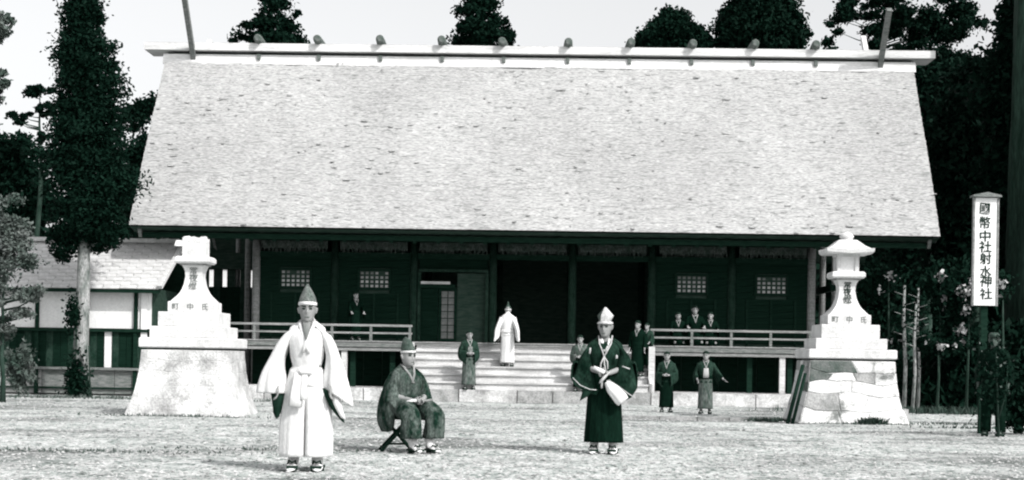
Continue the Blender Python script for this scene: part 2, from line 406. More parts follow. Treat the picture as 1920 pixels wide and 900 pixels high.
BX = [-7.2 + i * 14.4 / 7 for i in range(8)]
YW = -2.5; ZF = 1.45; ZL = 3.72
def hall_body():
    post = None
    for y in (YW, 2.5):
        for x in BX:
            if post is None:
                MB().tube([(x, y, .3), (x, y, 4.3)], .105, 14).build('post', wood_rail, hall); x = BX[1]
                post = MB().tube([(0, 0, .3), (0, 0, 4.3)], .105, 14).build("post", wood_mid_dark, hall); post.location = (x, y, 0)
            elif abs(x) > 7 and y < 0: MB().tube([(x, y, .3), (x, y, 4.3)], .105, 14).build('post', wood_rail, hall)  # end posts take paler timber to paint in the sunlight on them
            else: inst(post, (x, y, 0))
    for s in (-1, 1):
        MB().tube([(s * 7.9, 0, 0), (s * 7.9, 0, 8.9)], .085, 14).build("ridge_post", wood_rail, hall)  # outer posts likewise paler, sunlight put into the colour
        if s > 0: MB().box((s * 7.75, -.9, 3.03), (.14, 3.4, .16)).build("tie_beam", wood_dk, hall)
        MB().tube([(s * 8.55, 1.9, 0), (s * 8.55, 1.9, 4.9)], .07, 12).build("gable_post", wood_rail, hall)
    MB().box((0, YW, 4.18), (14.7, .22, .26)).build("wall_plate", wood_dk, hall)
    MB().box((0, YW + .02, ZL - .03), (14.6, .12, .14)).build("lintel", wood_dk, hall)
    # floor, back, ceiling and side walls of the inside
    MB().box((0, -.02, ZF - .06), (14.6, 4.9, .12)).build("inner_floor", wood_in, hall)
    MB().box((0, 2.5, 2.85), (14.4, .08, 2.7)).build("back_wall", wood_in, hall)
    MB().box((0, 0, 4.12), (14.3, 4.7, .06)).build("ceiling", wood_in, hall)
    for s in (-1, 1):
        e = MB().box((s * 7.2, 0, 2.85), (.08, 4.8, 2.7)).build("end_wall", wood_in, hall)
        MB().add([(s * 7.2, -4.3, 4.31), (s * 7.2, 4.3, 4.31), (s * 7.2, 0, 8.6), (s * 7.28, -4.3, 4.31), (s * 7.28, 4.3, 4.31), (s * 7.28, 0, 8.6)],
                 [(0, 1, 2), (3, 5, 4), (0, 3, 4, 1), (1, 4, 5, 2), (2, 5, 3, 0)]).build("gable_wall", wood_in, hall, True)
    # boarded bays with lattice windows
    plank = None
    for b in (0, 1, 5, 6):
        xc = (BX[b] + BX[b + 1]) / 2; wdt = BX[b + 1] - BX[b] - .2
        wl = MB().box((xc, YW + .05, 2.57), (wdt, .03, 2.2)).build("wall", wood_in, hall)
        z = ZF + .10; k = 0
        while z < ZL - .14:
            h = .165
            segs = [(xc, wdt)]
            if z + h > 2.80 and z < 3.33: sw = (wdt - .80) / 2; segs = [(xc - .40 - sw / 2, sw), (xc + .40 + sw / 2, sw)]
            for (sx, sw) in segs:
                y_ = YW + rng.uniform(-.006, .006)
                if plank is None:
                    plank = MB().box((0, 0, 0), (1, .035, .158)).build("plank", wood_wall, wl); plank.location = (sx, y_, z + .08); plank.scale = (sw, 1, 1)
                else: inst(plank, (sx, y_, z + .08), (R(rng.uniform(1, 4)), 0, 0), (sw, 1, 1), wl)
            z += h
        for sx in (-.62, .0, .62): MB().box((xc + sx, YW - .035, 2.10), (.06, .03, 1.2)).build("batten", wood_dk, wl)
        wn = MB()
        for (cx, cz, sx, sz) in ((0, 2.82, .88, .05), (0, 3.31, .88, .05), (-.41, 3.065, .05, .44), (.41, 3.065, .05, .44)): wn.box((xc + cx, YW - .03, cz), (sx, .06, sz))
        wn = wn.build("window", wood_dk, hall)
        g = None
        for i in range(6):
            for j in range(4):
                loc = (xc - .32 + i * .128, YW + .005, 2.895 + j * .112)
                if rng.random() < .1 and j > 1: continue
                pm = (paper_hi, paper_hi, paper, paper_dim)[j] if rng.random() < .8 else paper  # upper rows take darker panes than the lower ones
                if g is None: g = {}
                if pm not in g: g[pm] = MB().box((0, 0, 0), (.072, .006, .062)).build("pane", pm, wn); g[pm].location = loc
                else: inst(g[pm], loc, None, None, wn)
        MB().box((xc, YW + .02, 3.065), (.80, .012, .46)).build("lattice", wood_in, wn)
    # rolled reed blinds under the lintel, one per bay
    for b in range(7):
        xc = (BX[b] + BX[b + 1]) / 2
        r_ = random.Random(b); mb = MB()
        mb.tube([(xc - .84, YW - .14, 3.93), (xc + .84, YW - .14, 3.93)], .085, 10)
        bl = mb.build("rolled_blind", kim[1], hall)
        mb = MB()
        for i in range(110):
            x = xc - .86 + i * 1.72 / 109 + r_.uniform(-.01, .01)
            mb.bar((x, YW - .235 - r_.uniform(0, .02), 4.03), (x + r_.uniform(-.03, .03), YW - .25 - r_.uniform(0, .03), 3.74 + r_.uniform(0, .09) + .04 * math.sin(i * .9)), .012, .006)
        f = mb.build("reed_fringe", mat("faded reed fringe", .11, .04, 5, fine=(20, .5)), bl)
        f['kind'] = 'stuff'
    # doorway in the third bay
    xc = (BX[2] + BX[3]) / 2
    df = MB().box((xc, YW - .02, 3.32), (1.80, .14, .07)).box((xc - .88, YW - .02, 2.38), (.08, .13, 1.80)).box((xc + .88, YW - .02, 2.38), (.08, .13, 1.80)).build("door_frame", wood_mid_dark, hall)
    MB().box((xc - .46, YW - .07, 3.00), (.76, .05, .065)).build("door_plaque", wood_lt, hall)
    MB().box((xc - .42, YW - .03, 2.915), (.96, .10, .09)).build("door_lintel", wood_dk, hall)
    def sliding(cx, m, wd):
        d = MB().box((cx - wd / 2 + .03, YW + .05, 2.19), (.06, .05, 1.38)).box((cx + wd / 2 - .03, YW + .05, 2.19), (.06, .05, 1.38)).box((cx, YW + .05, 1.52), (wd - .12, .05, .08)).box((cx, YW + .05, 2.84), (wd - .12, .05, .08))
        d = d.build("sliding_door", wood_dk, hall)
        g = None
        for i in range(2):
            for j in range(7):
                loc = (cx - wd * .19 + i * wd * .38, YW + .055, 1.64 + j * .178)
                if g is None: g = MB().box((0, 0, 0), (wd * .33, .008, .155)).build("pane", m, d); g.location = loc
                else: inst(g, loc, None, None, d)
    sliding(xc - .14, paper_dim, .46); 
    MB().box((xc - .62, YW + .06, 2.19), (.46, .04, 1.40)).build("sliding_panel", wood_wall, hall)
    MB().box((xc + .5, YW + .09, 2.37), (.80, .04, 1.78)).build("sliding_panel", wood_in, hall)
    MB().box((xc, YW + .06, 3.52), (1.78, .04, .30)).build("transom_panel", wood_wall, hall)
    # veranda
    v = MB().box((0, -3.28, 1.40), (16.0, 1.42, .05)).build("veranda", wood_rail, hall)
    for i in range(36):
        x = -7.8 + i * .446
        if i == 0: bd = MB().box((0, 0, 0), (.435, 1.45, .03)).build("floor_board", wood_rail, v); bd.location = (x, -3.29, 1.442)
        else: inst(bd, (x, -3.29, 1.442 + rng.uniform(-.003, .003)))
    for (x0, x1) in ((-8, -2.98), (2.98, 8)):
        MB().box(((x0 + x1) / 2, -3.99, 1.345), (x1 - x0, .10, .085)).build("edge_beam", wood_mid, v)
        MB().box(((x0 + x1) / 2, -3.96, 1.245), (x1 - x0, .10, .075)).build("lower_beam", wood_rail, v)
        rl = MB().box(((x0 + x1) / 2, -3.93, 1.845), (x1 - x0, .07, .055)).build("railing", wood_rail, hall)
        MB().box(((x0 + x1) / 2, -3.93, 1.655), (x1 - x0, .055, .045)).build("middle_rail", wood_rail, rl)
        n = 6
        for i in range(n):
            x = x0 + .06 + (x1 - x0 - .12) * i / (n - 1)
            MB().box((x, -3.93, 1.56), (.07, .06, .205)).build("baluster", wood_mid, rl)
            MB().box((x + .0, -3.93, 1.75), (.06, .05, .13)).build("baluster", wood_mid, rl)
        for i in range(5):
            x = x0 + .5 + (x1 - x0 - 1.0) * i / 4
            MB().box((x, -3.7, .75), (.13, .13, .9)).build("veranda_post", wood_dk, hall)
    for x in (-4.68, 6.28): MB().box((x, -3.90, .752), (.14, .13, .90)).build("veranda_post", wood_lt, hall)
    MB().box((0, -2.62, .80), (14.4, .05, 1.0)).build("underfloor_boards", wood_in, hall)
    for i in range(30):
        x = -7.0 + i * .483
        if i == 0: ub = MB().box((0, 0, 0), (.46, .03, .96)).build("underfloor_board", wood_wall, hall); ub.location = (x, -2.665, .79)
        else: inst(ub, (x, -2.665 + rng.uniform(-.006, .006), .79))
    # stairs
    st = MB().box((0, -4.4, .45), (5.6, .9, .3)).build("stairs", wood_in, hall)
    for k in range(1, 7):
        z = .3 + .19 * k; y = -5.2 + .25 * (k - 1)
        MB().box((0, y + .14, z - .02), (5.78, .30, .045)).build("tread", wood_step, st)
        MB().box((0, y + .055, z - .12), (5.74, .035, .145)).build("riser", wood_step, st)
    for s in (-1, 1):
        MB().box((s * 2.96, -5.0, .86), (.15, .13, 1.11)).build("stair_post", wood_lt, hall)
        MB().bar((s * 2.94, -5.15, .42), (s * 2.94, -4.0, 1.34), .07, .22).build("stair_stringer", wood_lt, hall)
wood_mid_dark = mat("dark worn round timber", .042, .018, 6, (1, 1, .6), .2, .8, fine=(40, .4), spec=.04)
hall_body()

# stone podium under the hall
pod = empty("podium", (HX, HY, 0), YAW); pod['kind'] = 'structure'
MB().box((0, -.0, .14), (16.4, 10.6, .28)).build("podium_core", mortar, pod)
r_ = random.Random(4)
for row in range(1):
    x = -8.25
    while x < 7.6:
        wd = r_.uniform(.8, 1.5)
        MB().box((x + wd / 2, -5.26 + r_.uniform(-.01, .01), .15 + r_.uniform(-.006, .006)), (wd - .025, .34, .30)).build("stone", r_.choice([stone_b, stone_b, stone_g]), pod)
        x += wd
x = -8.25
while x < 7.6:
    wd = r_.uniform(.9, 1.4)
    for y in (-4.55, -3.5): MB().box((x + wd / 2, y, .285 + r_.uniform(-.004, .006)), (wd - .02, .9, .03)).build("paving_stone", r_.choice([stone_b, stone_g]), pod)
    x += wd

# ------------------------------------------------------------------ low kerb in front on the right of the court
kerb = empty("kerb", (0, 0, 0)); kerb['kind'] = 'structure'
x = 2.05
while x < 5.0:
    wd = r_.uniform(.5, .9)
    MB().box((x + wd / 2, 29.6 - .03 * x, .015), (wd - .02, .16, .09)).build("kerb_stone", stone_g, kerb); x += wd

# ------------------------------------------------------------------ side building
side = empty("side_building", (-11.9, 39.6, 0), YAW)
tag(side, "low outbuilding with pale shingled roof, white plaster panels and dark boarded base", "building")
def side_building():
    X0, X1 = -4.5, 3.1
    shin = mat("pale shingles", .58, .40, 4, (1, 3, 3), .3, .9, fine=(30, .2))
    rf = MB().add([(X0 - .3, -.62, 2.60), (X1 + .2, -.62, 2.60), (X1 + .42, 1.0, 3.86), (X0 - .3, 1.0, 3.86), (X0 - .3, 3.2, 2.62), (X1 + .2, 3.2, 2.62)],
                 [(0, 1, 2, 3), (3, 2, 5, 4)]).build("roof", wood_dk, side)
    sh = None; rows = 13
    for j in range(rows):
        t = j / rows; y = -.64 + 1.64 * t; z = 2.63 + 1.26 * t
        x = X0 - .3 + (j % 2) * -.2
        xe = X1 + .20 + .22 * t
        while x < xe - .08:
            wd = min(.42, xe - x)
            if sh is None:
                sh = MB().box((0, 0, 0), (.405, .25, .022)).build("shingle", shin, rf); sh.location = (x + wd / 2, y + .12, z + .06); sh.scale = (wd / .42, 1, 1); sh.rotation_euler = (R(35.5), 0, 0)
            else: inst(sh, (x + wd / 2, y + .12, z + .06 + rng.uniform(-.006, .006)), (R(35.5 + rng.uniform(-2, 2)), 0, 0), (wd / .42, 1, 1))
            x += wd
    MB().bar((X1 + .24, -.68, 2.66), (X1 + .47, 1.0, 3.95), .12, .09).build("verge_board", shin, side)
    MB().box(((X0 + X1) / 2 + .05, 1.0, 3.90), (X1 - X0 + .75, .3, .10)).build("ridge_cap", shin, side)
    MB().box(((X0 + X1) / 2, -.56, 2.56), (X1 - X0 + .4, .08, .08)).build("eave_board", wood_dk, side)
    MB().box(((X0 + X1) / 2, 1.0, 1.35), (X1 - X0 - .05, 2.4, 2.6)).build("core", wood_in, side)
    # white panels between dark posts
    px = [-4.4, -3.1, -2.05, -.94, .22, 1.45, 2.66]
    for i, x in enumerate(px):
        MB().box((x, -.25, 1.32), (.09, .10, 2.60)).build("post", wood_dk, side)
        x2 = px[i + 1] if i + 1 < len(px) else X1 - .02
        MB().box(((x + x2) / 2, -.215, 2.10), (x2 - x - .09, .03, .90)).build("plaster_panel", plaster, side)
    MB().box((2.87, -.262, 2.02), (.15, .05, 1.15)).build("corner_board", plaster, side)
    MB().box(((X0 + X1) / 2, -.28, 1.60), (X1 - X0, .10, .07)).build("sill_beam", wood_dk, side)
    MB().box(((X0 + X1) / 2, -.29, .655), (X1 - X0, .12, .06)).build("base_rail", wood_mid, side)
    x = X0 + .05; k = 0
    while x < X1 - .1:
        m = wood_wall if k % 3 else wood_mid_dark
        if x < -.9: m = [wood_mid_dark, kim[3], wood_mid_dark][k % 3]
        if abs(x + .09 - 1.20) < .09 or abs(x + .09 - 1.97) < .095: m = plaster
        MB().box((x + .09, -.22 + rng.uniform(-.008, .008), 1.13), (.172, .03, .88)).build("plank", m, side)
        x += .181; k += 1
    x = X0 + .05
    while x < X1 - .1:
        MB().box((x + .3, -.225, .33), (.585, .03, .58)).build("base_panel", r_.choice([wood_mid, wood_rail, kim[3]]), side); x += .6
    MB().box(((X0 + X1) / 2, -.27, .18), (X1 - X0, .05, .04)).build("bottom_rail", wood_dk, side)
side_building()

# covered passage between the outbuilding and the hall: dark boards with four slot windows
pas = empty("covered_passage", (-8.35, 45.2, 0), YAW)
tag(pas, "dark boarded passage with a row of narrow white slot windows beside the hall", "passage")
MB().box((0, .3, 1.48), (3.2, .5, 2.96)).build("lower_core", wood_in, pas); MB().box((0, .3, 3.70), (3.2, .5, .46)).build("upper_core", wood_in, pas)
for i in range(17):
    MB().box((-1.55 + i * .19, .03, 1.48), (.18, .03, 2.95)).build("plank", wood_wall if i % 4 else wood_mid_dark, pas)
edges = [-1.6]
for px in (393, 418.5, 444, 471):
    xx = at(px, 514, 45.2).x + 8.35; edges += [xx - .075, xx + .075]
edges.append(1.6)
for k in range(0, len(edges), 2): MB().box(((edges[k] + edges[k + 1]) / 2, .25, 3.22), (edges[k + 1] - edges[k], .14, .54)).build("slot_post", wood_in, pas)
backing = empty("added_backing", (-10.3, 60.5, 0), YAW)  # added white block, set behind the slots so they look bright
tag(backing, "added white walled block seen only through the slot windows, making them bright", "added_backing")
MB().box((0, .5, 2.3), (3.6, 3, 4.6)).build("wall", plaster, backing)
MB().add([(-2, -1.3, 4.5), (2, -1.3, 4.5), (2, .5, 5.4), (-2, .5, 5.4), (-2, 2.3, 4.5), (2, 2.3, 4.5)], [(0, 1, 2, 3), (3, 2, 5, 4)]).build("roof", wood_dk, backing)
MB().box((-2.6, .5, 2.78), (2.0, .5, .04)).build("lean_to_roof", plaster, pas)
MB().add([(-4.2, -.2, 2.95), (-1.6, -.2, 2.95), (-1.6, 1.4, 3.75), (-4.2, 1.4, 3.75)], [(0, 1, 2, 3)]).build("side_roof", plaster, pas)

# ------------------------------------------------------------------ stone lanterns
def lantern(x, y, label, seed, dark_stones, fire_h, m_body, roofed=True):
    r = random.Random(seed)
    L = empty("stone_lantern", (x, y, 0), YAW * .5)
    tag(L, label, "stone lantern", "pair of stone lanterns before the hall")
    # battered rubble base: core plus single stones in courses on every face
    prof = [(0, .985), (.12, .935), (.32, .87), (.6, .805), (.9, .77), (1.135, .755)]
    def half(z):
        for (z0, h0), (z1, h1) in zip(prof, prof[1:]):
            if z <= z1: return h0 + (h1 - h0) * (z - z0) / (z1 - z0)
        return prof[-1][1]
    mb = MB(); mb.loft([[(sx * h, sy * h, z) for sx, sy in ((-1, -1), (1, -1), (1, 1), (-1, 1))] for z, h in [(p[0], p[1] - .004) for p in prof]], True, True, smooth=False)
    base = mb.build("base", mortar, L)
    courses = [0, .27, .52, .75, .96, 1.133]
    MB().box((0, 0, 1.153), (1.36, 1.36, .045)).build('ledge_shadow', stone_d, L)  # dark strip paints in the shadow line under the ledge
    for face in range(4):
        Mr = Matrix.Rotation(face * PI / 2, 3, 'Z')
        sd = seed * 3.7 + face * 11
        def zc(ci, t):   # wobbling bed joints
            if ci in (0, 5): return courses[ci]
            return courses[ci] + (.075 if dark_stones < .2 else .13) * noise.noise(Vector((t * 3.1, ci * 5.3, sd)))
        def P(t, z, off):
            h = half(z); return Mr @ Vector(((t * 2 - 1) * (h + off), -(h + off), z))
        for ci in range(5):
            n = r.choice([2, 3, 3, 4]); cuts = [(0, 0)] + [((k + r.uniform(-.3, .3)) / n + r.uniform(-.03, .03), (k + r.uniform(-.3, .3)) / n * .3 + .7 * k / n) for k in range(1, n)] + [(1, 1)]
            for k in range(n):
                (a0, a1), (b0, b1) = cuts[k], cuts[k + 1]
                g = .0012 if dark_stones < .2 else .003; off = r.uniform(0, .022) * (.15 if dark_stones < .2 else .7)
                ring = []
                for (ta, tb, c_) in ((a0, b0, ci), (b1, a1, ci + 1)):
                    for q in (0, .33, .67, 1):
                        t = ta + (tb - ta) * q; lo_ = g if ta < tb else -g
                        t2 = min(max(t, min(ta, tb) + g), max(ta, tb) - g)
                        z = zc(c_, t) + (g if c_ == ci else -g)
                        ring.append((t2, z))
                ct = sum(t for t, _ in ring) / len(ring); cz = sum(z for _, z in ring) / len(ring)
                bk = [P(t, z, -.05) for t, z in ring]; fr = [P(t, z, off) for t, z in ring]
                inn = [P(ct + (t - ct) * .93, cz + (z - cz) * .90, off + (.003 if dark_stones < .2 else .010) + r.uniform(-.002, .002)) for t, z in ring]
                m_ = len(ring); fs = []
                for q in range(m_):
                    q2 = (q + 1) % m_; fs += [(q, q2, m_ + q2, m_ + q), (m_ + q, m_ + q2, 2 * m_ + q2, 2 * m_ + q)]
                fs.append(tuple(range(2 * m_, 3 * m_)))
                m = stone_b if dark_stones < .2 else stone_r
                if r.random() < dark_stones: m = r.choice([stone_g, stone_g, stone_d])
                if dark_stones > .2 and face == 0:
                    m = stone_r
                    if (ci, k) in ((4, 0), (3, 0)): m = stone_d
                    if (ci, k) in ((1, 0), (3, 2)): m = stone_g
                MB().add(bk + fr + inn, fs).build("stone", m, L)
    def slab(name, z0, z1, h0, h1=None, bev=.012, parent=L, m=m_body):
        h1 = h1 or h0
        rings = [(z0, h0 - bev), (z0 + bev, h0), (z1 - bev, h1), (z1, h1 - bev)]
        return MB().loft([[(sx * h, sy * h, z) for sx, sy in ((-1, -1), (1, -1), (1, 1), (-1, 1))] for z, h in rings], True, True, smooth=False).build(name, m, parent)
    slab("ledge", 1.17, 1.345, .795, bev=.02)
    slab("lower_step", 1.345, 1.545, .645); slab("middle_step", 1.545, 1.80, .53); 
    u = slab("upper_step", 1.80, 1.985, .395)
    # curved shaft
    pr = [(1.985, .36), (2.07, .285), (2.09, .265), (2.146, .225), (2.21, .196), (2.29, .17), (2.43, .148), (2.52, .154), (2.58, .175), (2.63, .20)]
    sh = MB().loft([[(sx * h, sy * h, z) for sx, sy in ((-1, -1), (1, -1), (1, 1), (-1, 1))] for z, h in pr], True, True, smooth=False).build("shaft", m_body, L)
    slab("platform", 2.66, 2.785, .305, bev=.03); MB().box((0, 0, 2.645), (.46, .46, .03)).build("platform_neck", stone_g, L)
    zf = 2.785 + fire_h
    fb = MB().box((0, 0, 2.785 + fire_h / 2), (.33, .33, fire_h)).build("firebox", plaster, L)
    for sx in (-1, 1):
        for sy in (-1, 1): MB().box((sx * .165, sy * .165, 2.785 + fire_h / 2), (.07, .07, fire_h)).build("firebox_post", m_body, fb)
    if roofed:
        MB().box((0, 0, zf - .02), (.425, .425, .05)).build("firebox_head", m_body, fb)
        rr = [(zf + .005, .40), (zf + .01, .43), (zf + .075, .44), (zf + .10, .39), (zf + .16, .29), (zf + .23, .21), (zf + .27, .16)]
        rf = MB().loft([[(sx * h, sy * h, z + (.03 if 1 <= k <= 2 else 0) * (1 if sx and sy else 0)) for sx, sy in ((-1, -1), (0, -1), (1, -1), (1, 0), (1, 1), (0, 1), (-1, 1), (-1, 0))] for k, (z, h) in enumerate(rr)], True, True, smooth=False).build("roof", m_body, L)
        fin = MB().loft([[(h * math.cos(2 * PI * j / 14), h * math.sin(2 * PI * j / 14), zf + z) for j in range(14)] for z, h in ((.27, .15), (.285, .10), (.31, .125), (.35, .135), (.39, .10), (.43, .02))], True, True)
        fin.build("finial", m_body, rf)
    else:   # weathered stump: a ragged block where the roof is gone
        mb = MB(); N_ = 20
        def sq(a): c, s_ = math.cos(a), math.sin(a); k = 1 / max(abs(c), abs(s_)); return c * k, s_ * k
        rings = [[(sq(2 * PI * j / N_)[0] * h, sq(2 * PI * j / N_)[1] * h, z + (r.uniform(-.035, .025) if q >= 2 else 0)) for j in range(N_)] for q, (z, h) in enumerate(((2.79, .205), (zf - .05, .205), (zf + .01, .195), (zf + .015, .10)))]
        mb.loft(rings, True, True, smooth=False).build("broken_firebox", m_body, fb)
        MB().box((-.26, -.1, zf - .10), (.14, .3, .10), taper=.7).build("fragment", m_body, fb)
    # carved and painted characters
    def nz(z):
        for (z0, h0), (z1, h1) in zip(pr, pr[1:]):
            if z <= z1: return h0 + (h1 - h0) * (z - z0) / (z1 - z0)
        return .2
    zs = [2.545, 2.41, 2.27]
    lettering("常夜燈", .15, [(0, -nz(z) - .012 - .02 * (k == 2) , z) for k, z in enumerate(zs)], ink if roofed else ink_soft, L, (R(4), R(-6), R(-16)))
    lettering("町中氏", .13, [(-.26, -.399, 1.895), (0, -.399, 1.895), (.26, -.399, 1.895)], ink_soft, L)
    return L
pl = Vector((-5.63, 28.35, 0)); pr_ = Vector((6.185, 29.75, 0))
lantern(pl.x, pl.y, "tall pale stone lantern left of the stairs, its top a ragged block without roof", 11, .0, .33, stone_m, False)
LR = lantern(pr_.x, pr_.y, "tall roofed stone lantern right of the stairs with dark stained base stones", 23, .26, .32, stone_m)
p = at(1697, 775, 29.4)
tag(MB().box((p.x, p.y + .3, .13), (.22, .3, .26), taper=.94).build("stone_block", stone_g), "small grey stone block at the right foot of the stained lantern", "stone")
a, b = at(1476, 800, 28.3), at(1503, 690, 28.7)
tag(MB().tube([(a.x, a.y, .0), (b.x + .02, b.y, b.z + .05)], .035, 8).tube([(a.x + .09, a.y, .0), (b.x + .07, b.y + .02, b.z - .1)], .03, 8).build("leaning_pole", wood_dk), "dark wooden pole leaning against the stained stone lantern", "pole")

# ------------------------------------------------------------------ sign
sp = at(1848, 680, 25.6)
sign = empty("sign_board", (sp.x, sp.y, 0))
tag(sign, "tall white shrine name board with black characters on a dark post", "sign")
zt, zb = at(1843, 372, 25.6).z, at(1848, 573, 25.6).z
xo = at(1845, 470, 25.6).x - sp.x
bd = MB().box((xo, -.06, (zt + zb) / 2), (.345, .05, zt - zb)).build("board", mat("white painted board", .82, .72, 3), sign)
fr = MB()
for s in (-1, 1): fr.box((xo + s * .19, -.06, (zt + zb) / 2), (.028, .075, zt - zb + .02))
fr.build("board_frame", wood_rail, sign)
zc = zt + .012
MB().add([(xo - .23, -.16, zc), (xo + .23, -.16, zc), (xo + .23, .06, zc), (xo - .23, .06, zc), (xo - .22, -.16, zc + .03), (xo + .22, -.16, zc + .03), (xo + .22, .06, zc + .03), (xo - .22, .06, zc + .03), (xo, -.15, zc + .075), (xo, .05, zc + .075)],
         [(0, 1, 2, 3), (0, 4, 5, 1), (1, 5, 6, 2), (2, 6, 7, 3), (3, 7, 4, 0), (4, 8, 5), (7, 6, 9), (4, 7, 9, 8), (5, 8, 9, 6)]).build("board_roof", wood_mid, sign, True)
MB().box((xo * .8, .02, zt / 2), (.11, .09, zt)).build("post", wood_dk, sign)
spots = []; n = 8
ys = (392, 418, 443, 463, 485, 509, 527, 551)
for y_ in ys:
    p = at(1843 + (y_ - 390) * .012, y_, 25.6); spots.append((p.x - sp.x + .005, -.092, p.z))
lettering("國幣中社射水神社", .20, spots, ink, sign)

# ------------------------------------------------------------------ trees
def cards(P, size, r_, aspect=1.4, flat=0.0):
    n = len(P)
    A = r_.normal(size=(n, 3)); A[:, 2] *= (1 - flat); A /= np.linalg.norm(A, axis=1)[:, None]
    B = r_.normal(size=(n, 3)); B[:, 2] *= (1 - flat); B -= A * (A * B).sum(1)[:, None]; B /= np.linalg.norm(B, axis=1)[:, None]
    s_ = size * (.5 + r_.random(n))[:, None]
    A = A * s_ * aspect * .5; B = B * s_ * .5
    V = np.stack([P - A, P + B * .8 - A * .2, P + A, P - B * .8 + A * .1], 1).reshape(-1, 3)
    return V
def crown_mesh(name, V, m, parent):
    n = len(V) // 4
    me = bpy.data.meshes.new(name); me.vertices.add(n * 4); me.vertices.foreach_set('co', V.astype('f').ravel())
    me.loops.add(n * 4); me.loops.foreach_set('vertex_index', np.arange(n * 4, dtype='i'))
    me.polygons.add(n); me.polygons.foreach_set('loop_start', np.arange(0, n * 4, 4, dtype='i')); me.polygons.foreach_set('loop_total', np.full(n, 4, dtype='i'))
    me.update(calc_edges=True); me.validate()
    return link(name, me, m, parent)

def tree(name, label, base, D, ells, n, size, seed, m=None, bark=None, trunk_r=.2, top=None, clumps=60, clump_r=.28, group=None, fill=.0, lean=0.0, cat="tree", limbs=14):
    """base: (px, py-free x) photograph column of the foot; ells: crown masses as (px, py, rx, ry) at distance D."""
    m = m or leaf_dk; bark = bark or bark_dk
    bx = at(base, 680, D).x
    root = empty(name, (bx, D, 0)); tag(root, label, cat, group)
    r_ = np.random.default_rng(seed)
    E = []
    for (px, py, rx, ry) in ells:
        c = at(px, py, D); E.append((c.x - bx, 0, c.z, rx / FPX * D, rx / FPX * D * .85, ry / FPX * D))
    wts = np.array([e[3] * e[5] for e in E]); wts /= wts.sum()
    P = []; CL = []
    for k in range(clumps):
        e = E[r_.choice(len(E), p=wts)]
        d = r_.normal(size=3); d /= np.linalg.norm(d); rad = .35 + .62 * r_.random() ** .6
        c = np.array([e[0] + d[0] * e[3] * rad, e[1] + d[1] * e[4] * rad, e[2] + d[2] * e[5] * rad])
        CL.append(c); k_n = max(4, int(n * (1 - fill) / clumps)); cr_ = clump_r * min(e[3], e[5]) * (.6 + .8 * r_.random())
        q = r_.normal(size=(k_n, 3)) * np.array([cr_, cr_, cr_ * .62]) * .6
        P.append(c + q)
    if fill > 0:
        for e, wt in zip(E, wts):
            k_n = int(n * fill * wt); d = r_.normal(size=(k_n, 3)); d /= np.linalg.norm(d, axis=1)[:, None]
            rad = (r_.random(k_n) ** (1 / 2.2))[:, None] * .95
            ph = np.sin(d[:, :1] * 9 + seed) * .06 + np.sin(d[:, 2:] * 13 + d[:, 1:2] * 7) * .07
            P.append(np.array(e[:3]) + d * np.array(e[3:]) * rad * (1 + ph))
    P = np.concatenate(P)
    zmin = .05; P = P[P[:, 2] > zmin]
    crown_mesh("crown", cards(P, size, r_), m, root)
    zt = max(e[2] + e[5] for e in E) * .93 if top is None else top
    xt = sorted(E, key=lambda e: e[2])[-1][0]
    mb = MB(); pts = []; rad = []
    for i in range(9):
        t = i / 8; pts.append((xt * t ** 1.6 + lean * math.sin(t * 3) + .03 * r_.normal() * (i > 0), .03 * r_.normal() * (i > 0), zt * t)); rad.append(trunk_r * ((1 - t) ** .8 * .93 + .07) * (1.35 if i == 0 else 1))
    mb.tube(pts, rad, 12)
    for c in CL[:limbs]:
        t = min(.97, max(.12, (c[2] - .35 * math.hypot(c[0] - xt, c[1])) / zt)); i = min(7, int(t * 8)); f = t * 8 - i
        p0 = Vector(pts[i]).lerp(Vector(pts[i + 1]), f); rr = trunk_r * (1 - t) * .45 + .015
        p1 = p0.lerp(Vector(c), .55) + Vector((0, 0, -.05)); mb.tube([p0, p1, Vector(c)], [rr, rr * .6, rr * .2], 6)
    mb.build("trunk", bark, root)
    return root

# the tall cedar in front of the outbuilding
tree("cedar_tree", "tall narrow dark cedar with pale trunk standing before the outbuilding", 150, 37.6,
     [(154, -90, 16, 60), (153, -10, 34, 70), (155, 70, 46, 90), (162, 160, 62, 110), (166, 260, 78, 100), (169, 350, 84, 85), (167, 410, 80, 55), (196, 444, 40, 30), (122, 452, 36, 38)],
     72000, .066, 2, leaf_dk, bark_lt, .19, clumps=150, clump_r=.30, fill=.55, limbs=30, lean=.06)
ced = bpy.data.objects['cedar_tree']
MB().tube([(0, 0, 0), (.012, 0, .5), (.02, 0, 1.0), (.03, 0, 1.22)], [.30, .225, .205, .19], 14).build('mossy_bark', bark_dk, ced)
# ivy clump on its trunk
p = at(136, 590, 37.3); r2 = np.random.default_rng(8)
iv = empty("ivy_plant", (p.x, p.y, 0)); tag(iv, "dark ivy clump climbing the pale cedar trunk", "plant")
Q = r2.normal(size=(700, 3)) * np.array([.08, .07, .22]) + np.array([0, 0, p.z]); crown_mesh("foliage", cards(Q, .06, r2), leaf_dk, iv)
Q = r2.normal(size=(1500, 3)) * np.array([.12, .10, .30]) + np.array([.10, .05, .38]); Q = Q[Q[:, 2] > .02]; crown_mesh("lower_foliage", cards(Q, .07, r2), leaf_dk, iv)
MB().tube([(0, .05, 0), (.08, .12, p.z * .6), (.02, .05, p.z + .5)], [.03, .02, .008], 6).build("stem", bark_dk, iv)

